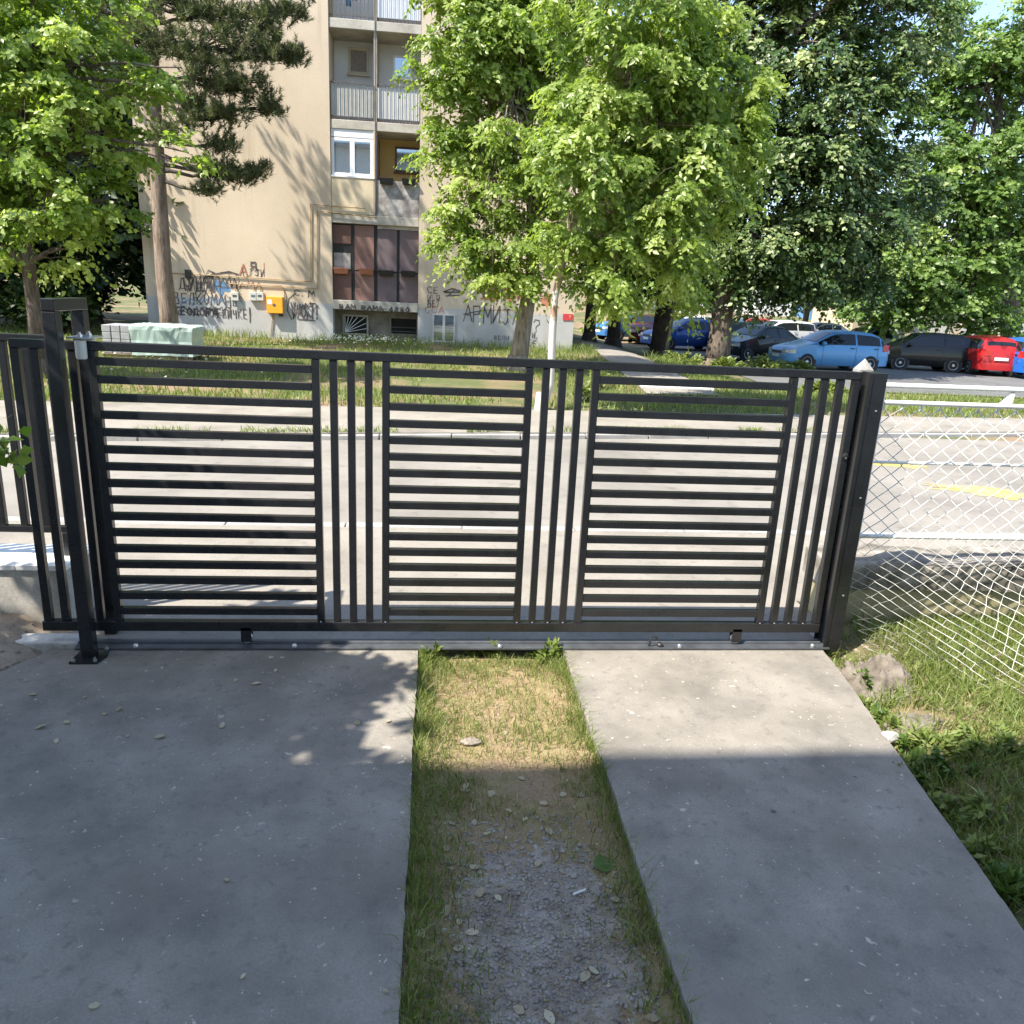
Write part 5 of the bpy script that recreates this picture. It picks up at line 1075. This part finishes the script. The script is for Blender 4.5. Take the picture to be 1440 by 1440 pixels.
for (cx, cy) in [(400, 575), (395, 592), (490, 607), (555, 668), (613, 693), (425, 655), (430, 703), (350, 715), (750, 605), (815, 610), (660, 855), (430, 870), (515, 985), (450, 970), (330, 1028), (375, 1068), (420, 1115), (940, 995), (830, 1265), (860, 1245), (215, 1295), (205, 1320), (275, 1210), (370, 1165), (700, 1415), (1075, 1420), (600, 545), (475, 745), (235, 1120), (220, 1370), (590, 1390), (680, 640), (540, 380), (330, 800), (700, 740)]:
    fallen(500+cx*.3888, 880+cy*.3888, -.05, random.uniform(.028, .05), 'small pale dry leaf lying in the earth strip', 'dry leaves in the earth strip', i); i += 1
for (cx, cy) in [(60, 230), (45, 245), (10, 270), (25, 205), (70, 130), (8, 120), (30, 180), (60, 95)]:
    fallen(cx*.4167, 900+cy*.4167, .03, random.uniform(.04, .06), 'pale dry leaf on the soil bank left of the driveway', 'dry leaves on the soil bank', i); i += 1
v = gp(850, 1213, -.04); me = LM[1].copy(); me.materials.clear(); o = link('green_leaf', me, M['grass']); o.location = (v.x, v.y, float(gravel_h(v.x, v.y))+.02); o.scale = (.085, .12, .08); o.rotation_euler = (.15, .1, .2); tag(o, 'single large green leaf lying on the gravel patch', 'leaf')
v = gp(815, 1253, -.04); mb = MB().tube([(v.x-.024, v.y-.01, float(gravel_h(v.x, v.y))+.012), (v.x+.024, v.y+.01, float(gravel_h(v.x, v.y))+.012)], .0042, 10); tag(mb.build('cigarette_end', M['whitepaint'], smooth=True), 'white cigarette end lying on the gravel patch', 'cigarette')
v = gp(663, 1043, -.05); o = link('flat_stone', stone_mesh('flat_stone', 77, (.055, .03, .012), 2, .1), M['gravelbed']); o.location = (v.x, v.y, -.05); tag(o, 'flat grey stone in the sunlit part of the earth strip', 'stone')
# yellow spill on the road
def spill():
    M_, n, l, b = newmat('yellow_powder_mat'); g_ = n.new('ShaderNodeNewGeometry'); t_ = noise(n, l, 2.6, 5, .7, g_.outputs['Position'])
    l.new(mix(n, l, rampf(n, l, t_.outputs['Fac'], .34, .56), (.228, .211, .184), (.50, .40, .09)), b.inputs['Base Color']); b.inputs['Roughness'].default_value = .9; return M_
M['yspill'] = spill()
for (px, py, rx, ry, lb) in [(1385, 692, .75, .4, 'faint yellow stain on the road seen through the right netting'), (1242, 652, .6, .3, 'smaller yellow stain on the road beside the receiving post')]:
    c = gp(px, py, -.045); mb = MB(); pts = []; n_ = 40; rr = random.Random(px)
    for k in range(n_): t = 6.283*k/n_; q = 1-.45*rr.random(); pts.append((c.x+math.cos(t)*rx*q-.3*math.sin(t)*ry, c.y+math.sin(t)*ry*q-.22*math.cos(t)*rx, -.041))
    for k in range(n_): mb.add([(c.x, c.y, -.041), pts[k], pts[(k+1) % n_]], [(0, 1, 2)])
    tag(mb.build('road_stain', M['yspill'], fix=False), lb, 'stain')

# ------------------------------------------------------------------ cars
def paint(name, c, metal=.25): return plain(name, c, .45, metal, var=.04, spec=.2, coat=.5)
KIND = {   # length, half width, top profile, belt, tyre radius
 'hatch': (4.10, .86, [(-2.05, .55), (-2.03, .80), (-1.98, 1.00), (-1.62, 1.33), (-1.35, 1.42), (-.5, 1.47), (.2, 1.43), (.95, 1.02), (1.2, .95), (1.85, .78), (2.0, .66), (2.05, .52)], .94, .31),
 'city': (3.60, .80, [(-1.80, .55), (-1.79, .85), (-1.75, 1.05), (-1.55, 1.38), (-1.3, 1.46), (-.4, 1.50), (.3, 1.45), (1.0, 1.04), (1.15, .98), (1.62, .82), (1.76, .68), (1.80, .52)], .96, .29),
 'sedan': (4.45, .86, [(-2.22, .55), (-2.2, .82), (-2.15, .95), (-1.55, 1.0), (-.95, 1.38), (-.6, 1.43), (.1, 1.42), (.95, 1.0), (1.2, .94), (2.0, .77), (2.18, .64), (2.22, .5)], .93, .31),
 'wagon': (4.40, .86, [(-2.20, .55), (-2.19, .85), (-2.15, 1.05), (-1.95, 1.38), (-1.7, 1.46), (-.5, 1.49), (.2, 1.45), (1.0, 1.02), (1.2, .96), (1.98, .79), (2.15, .66), (2.20, .52)], .95, .31)}
CARC = {}
def car(label, loc, rot, kind, col, seed=0, plate=True):
    L, hw, prof, belt, tr_ = KIND[kind]; xs_ = np.array([p[0] for p in prof]); zs_ = np.array([p[1] for p in prof]); mid = (xs_[0]+xs_[-1])/2
    top = lambda x: float(np.interp(x, xs_, zs_))
    blt = lambda x: min(belt+.03*(-x/L), top(x)-.012)
    def wid(x): u = abs(x)/(L/2); return hw*(1-.16*max(0, (u-.72)/.28)**2)
    st = sorted(set([round(v, 3) for v in list(xs_)+list(np.linspace(-L/2, L/2, 26))])); loc = Vector(loc)
    t = empty('parked_car', (0, 0, 0), label, 'car', 'cars in the parking lot')
    def sec(x):
        w_ = wid(x); T = top(x); Bz = blt(x); f = min(1, max(0, (T-belt)/.5)); wr = w_*(.94-.22*f); zb = .20+.10*max(0, (abs(x)/(L/2)-.8)/.2)
        return [(w_*.90, zb), (w_*.985, zb+.12), (w_, .52 if Bz > .56 else (zb+Bz)/2+.05), (w_*.985, Bz), (w_*.985*.55+wr*.45, Bz+(T-Bz)*.45), (wr, T-.045*f-.006), (wr*.88, T-.005), (wr*.45, T+.018), (0, T+.024)]
    V = []; ns = 9
    for x in st:
        s_ = sec(x); V += [(x, y, z) for y, z in s_]+[(x, -y, z) for y, z in s_[:-1][::-1]]
    k = 2*ns-1; Fc = []
    for i in range(len(st)-1):
        for j in range(k-1): Fc.append((i*k+j, (i+1)*k+j, (i+1)*k+j+1, i*k+j+1))
        Fc.append((i*k+k-1, (i+1)*k+k-1, (i+1)*k, i*k))
    Fc.append(tuple(range(k))); Fc.append(tuple((len(st)-1)*k+j for j in range(k))[::-1])
    if col not in CARC: CARC[col] = paint('car_paint_%d_mat' % len(CARC), col)
    body = MB().add(V, Fc).build('body', CARC[col], t, smooth=True, sharp=32)
    def side(x, f, s, d=.020):
        T = top(x); Bz = blt(x); c_ = sec(x); y = c_[3][0]+(c_[5][0]-c_[3][0])*f+d; z = Bz+(c_[5][1]-Bz)*f; return (x, s*y, z)
    xr = [p[0] for p in prof if p[1] > 1.3]; xa, xb = min(xr), max(xr); fw_ = [p[0] for p in prof if p[0] > xb][0]; bw_ = [p[0] for p in prof if p[0] < xa][-1]
    cuts = [(fw_-.10, (xa+xb)/2+.10), ((xa+xb)/2+.02, xa+.02)] + ([(xa-.05, bw_+.12)] if kind != 'sedan' else [])
    for s in (-1, 1):
        for (a, b_) in cuts:
            mb = MB(); n_ = 7; xx = np.linspace(a, b_, n_)
            for x in xx: mb.v += [side(x, .07, s, .016), side(x, .5, s, .024), side(x, .90, s, .016)]
            for i in range(n_-1):
                for j in range(2): mb.f.append((i*3+j, i*3+3+j, i*3+4+j, i*3+1+j))
            mb.build('side_window', M['carglass'], t, smooth=True)
        for xw in (L*.5-.80, -L*.5+.78):
            yy = wid(xw)
            MB().lathe([(tr_+.065, -.02), (tr_+.065, .004), (tr_+.03, .006)], 'y', (xw, s*yy*.985, tr_+.01), 24).build('wheel_arch', M['blacktrim'], t)
            wh = MB().lathe([(tr_*.6, s*-.16), (tr_*.95, s*-.15), (tr_, s*-.12), (tr_, s*.0), (tr_*.95, s*.022), (tr_*.66, s*.026)], 'y', (xw, s*yy*.985, tr_), 24).build('wheel', M['rubber'], t, smooth=True)
            MB().lathe([(tr_*.66, s*.02), (tr_*.62, s*.030), (tr_*.5, s*.018), (tr_*.2, s*.024), (tr_*.16, s*.034)], 'y', (xw, s*yy*.985, tr_), 20).build('rim', M['rim'], wh, smooth=True)
        for xs__ in (fw_-.28, (xa+xb)/2+.06, xa+.10):
            c_ = sec(xs__); pts = [(y+.004, z) for y, z in c_[0:4]]; mb = MB()
            for (y, z) in pts: mb.v += [(xs__-.006, s*y, z), (xs__+.006, s*y, z)]
            for q in range(len(pts)-1): mb.f.append((2*q, 2*q+1, 2*q+3, 2*q+2))
            mb.build('door_seam', M['blacktrim'], t)
        x_ = fw_-.22; p = side(x_, .05, s); MB().lathe([(.02, -.10), (.075, -.07), (.085, 0), (.06, .05)], 'x', (p[0], p[1]+s*.09, p[2]+.06), 10).build('mirror', CARC[col], t, smooth=True)
        for xh in ((xa+xb)/2+.22, (xa+xb)/2-.72):
            p = side(xh, 0, s); MB().box(xh-.08, xh+.08, min(p[1]-s*.0, p[1]+s*.022), max(p[1], p[1]+s*.022), p[2]-.10, p[2]-.07).build('door_handle', M['blacktrim'], t)
        # headlight and tail light as wrapped lenses
        for (xe, dirn, mt, nm, z0, z1) in ((L/2, 1, 'clearlamp', 'headlight', .60, .74), (-L/2, -1, 'redlamp', 'tail_light', .78, 1.02)):
            mb = MB(); pts = []
            for q in range(5):
                xx = xe-dirn*(.03+q*.075); w_ = wid(xx)
                pts.append((xx, s*(w_*.995+.006)))
            inn = (xe+dirn*.012, s*wid(xe)*.58); allp = [inn, (xe+dirn*.010, s*wid(xe)*.96)]+pts[1:]
            for (a, b_) in allp: mb.v += [(a, b_, z0), (a, b_, min(z1, top(min(max(a, -L/2+.02), L/2-.12))+.0 if dirn > 0 else z1))]
            for q in range(len(allp)-1): mb.f.append((2*q, 2*q+2, 2*q+3, 2*q+1))
            mb.build(nm, M[mt], t, smooth=True)
    def glassq(x0, x1, nm, inset=.86):
        mb = MB(); n_ = 6
        for x in np.linspace(x0, x1, n_):
            c_ = sec(x); T = c_[8][1]; w_ = (c_[5][0])*inset
            for y in np.linspace(-1, 1, 7): mb.v.append((x, y*w_, T-.024*abs(y)**2+.010))
        for i in range(n_-1):
            for j in range(6): mb.f.append((i*7+j, i*7+7+j, i*7+8+j, i*7+1+j))
        mb.build(nm, M['carglass'], t, smooth=True)
    glassq(fw_-.03, xb+.08, 'windscreen'); glassq(bw_+(.06 if kind != 'sedan' else .05), xa-.05, 'rear_window')
    for xe, dirn in ((L/2, 1), (-L/2, -1)):
        mb = MB(); pts = [(xe-dirn*.45, wid(xe-dirn*.45)+.012), (xe-dirn*.15, wid(xe-dirn*.15)+.012), (xe+dirn*.012, wid(xe)*.93), (xe+dirn*.035, wid(xe)*.5), (xe+dirn*.038, 0)]; pts += [(a, -b_) for a, b_ in pts[:-1][::-1]]
        for (a, b_) in pts: mb.v += [(a, b_, .24), (a+dirn*.01, b_*1.004, .38), (a, b_, .53)]
        for q in range(len(pts)-1):
            for j in range(2): mb.f.append((3*q+j, 3*q+3+j, 3*q+4+j, 3*q+1+j))
        mb.build('bumper', CARC[col], t, smooth=True)
        MB().box(xe+dirn*.04 if dirn > 0 else xe-.052, xe+.052 if dirn > 0 else xe-.04, -.26, .26, .42 if dirn > 0 else .62, .53 if dirn > 0 else .73).build('number_plate', M['whitepaint'], t)
    MB().box(L/2+.018, L/2+.03, -.38, .38, .56, .66).build('grille', M['blacktrim'], t)
    t.location = loc; t.rotation_euler = (0, 0, rot); ORG[t.name] = Vector((0, 0, 0)); return t
def park(px, py, dep, rot, kind, col, label, scale=1.0):
    v = at(px, py, dep); z = float(hgt(v.x, v.y))+.035; t = car(label, (v.x, v.y, z), R(rot), kind, col); t.scale = (scale,)*3; return t
park(1160, 520, 24.6, 182, 'hatch', (.11, .30, .55), 'light blue hatchback parked side on before the other cars')
park(1062, 503, 28.5, 205, 'sedan', (.012, .014, .02), 'black sedan nosing out beside the light blue hatchback')
park(1050, 492, 33.0, 15, 'hatch', (.03, .07, .09), 'dark teal hatchback half hidden by the linden trunk')
park(1292, 516, 26.5, 165, 'city', (.012, .013, .012), 'black small hatchback parked right of the light blue car')
park(1372, 524, 26.0, 78, 'city', (.42, .02, .022), 'red small hatchback seen from behind at the right')
park(1425, 530, 25.2, 80, 'city', (.02, .13, .50), 'bright blue hatchback seen from behind at the right edge')
park(1090, 480, 39.0, 190, 'wagon', (.62, .63, .64), 'white estate car in the back row left of centre')
park(1150, 480, 40.5, 186, 'sedan', (.55, .57, .58), 'silver sedan in the back row behind the light blue car')
park(1215, 490, 33.5, 200, 'sedan', (.20, .25, .21), 'grey green sedan behind the tail of the light blue car')
park(1050, 476, 43.5, 180, 'hatch', (.45, .05, .04), 'red hatchback farthest back behind the linden trunk')
park(884, 474, 40.0, 200, 'hatch', (.05, .17, .40), 'mid blue hatchback between the dark trunks')
park(908, 478, 38.0, 250, 'city', (.10, .012, .015), 'dark red hatchback left of the thick dark trunk')
park(962, 486, 33.5, 190, 'hatch', (.03, .09, .34), 'deep blue hatchback between the thick dark trunk and the linden')
park(965, 474, 43.0, 180, 'wagon', (.60, .61, .60), 'white estate car behind the deep blue hatchback')

# ------------------------------------------------------------------ far backdrop
M['beige'] = plain('far_beige_mat', (.50, .42, .32), .9, var=.1, scale=.6); M['farwhite'] = plain('far_white_mat', (.62, .62, .60), .9, var=.08, scale=.6); M['farblue'] = plain('far_blue_mat', (.12, .26, .42), .7, var=.1)
M['rooftile'] = plain('roof_tile_mat', (.22, .19, .17), .9, var=.25, scale=3)
hb = at(1370, 480, 47); zz = float(hgt(hb.x, 47)); X_ = hb.x
b2 = empty('garage_row', (X_, 49, zz), 'low beige building behind the maple at the right', 'building')
B('wall', M['beige'], b2, X_-9, X_+16, 47, 53, zz-.5, zz+2.7)
B('roof', M['slabc'], b2, X_-9.3, X_+16.3, 46.7, 53.3, zz+2.7, zz+2.95)
for k in range(7):
    B('garage_door', M['metergrey'], b2, X_-8+k*3.4, X_-5.4+k*3.4, 46.95, 46.998, zz-.1, zz+2.1)
for i, (px, Y, wd_, hh, mk, lb) in enumerate([(1085, 62, 3.2, 2.6, 'farwhite', 'far white house with a tiled roof beyond the parking lot'), (1165, 60, 3.4, 2.4, 'farblue', 'far blue shed beyond the parking lot'), (965, 61, 3.0, 2.8, 'farwhite', 'far pale house seen left of the linden trunk')]):
    v = at(px, 450, Y); z = float(hgt(v.x, Y)); h_ = empty('far_house', (v.x, Y+2, z), lb, 'house', 'far houses')
    B('wall', M[mk], h_, v.x-wd_/2, v.x+wd_/2, Y, Y+5, z-.5, z+hh)
    MB().add([(v.x-wd_/2-.3, Y-.3, z+hh+.001), (v.x+wd_/2+.3, Y-.3, z+hh+.001), (v.x+wd_/2+.3, Y+5.3, z+hh+.001), (v.x-wd_/2-.3, Y+5.3, z+hh+.001), (v.x-wd_/2-.3, Y+2.5, z+hh+1.3), (v.x+wd_/2+.3, Y+2.5, z+hh+1.3)],
             [(0, 1, 5, 4), (2, 3, 4, 5), (0, 4, 3), (1, 2, 5), (3, 2, 1, 0)]).build('roof', M['rooftile'], h_)
    for k in range(2):
        w_ = B('window', M['pvc'], h_, v.x-wd_/2+.4+k*1.4, v.x-wd_/2+1.3+k*1.4, Y-.04, Y-.001, z+.9, z+2.0); B('pane', M['glass'], w_, v.x-wd_/2+.47+k*1.4, v.x-wd_/2+1.23+k*1.4, Y-.05, Y-.0405, z+.97, z+1.93)
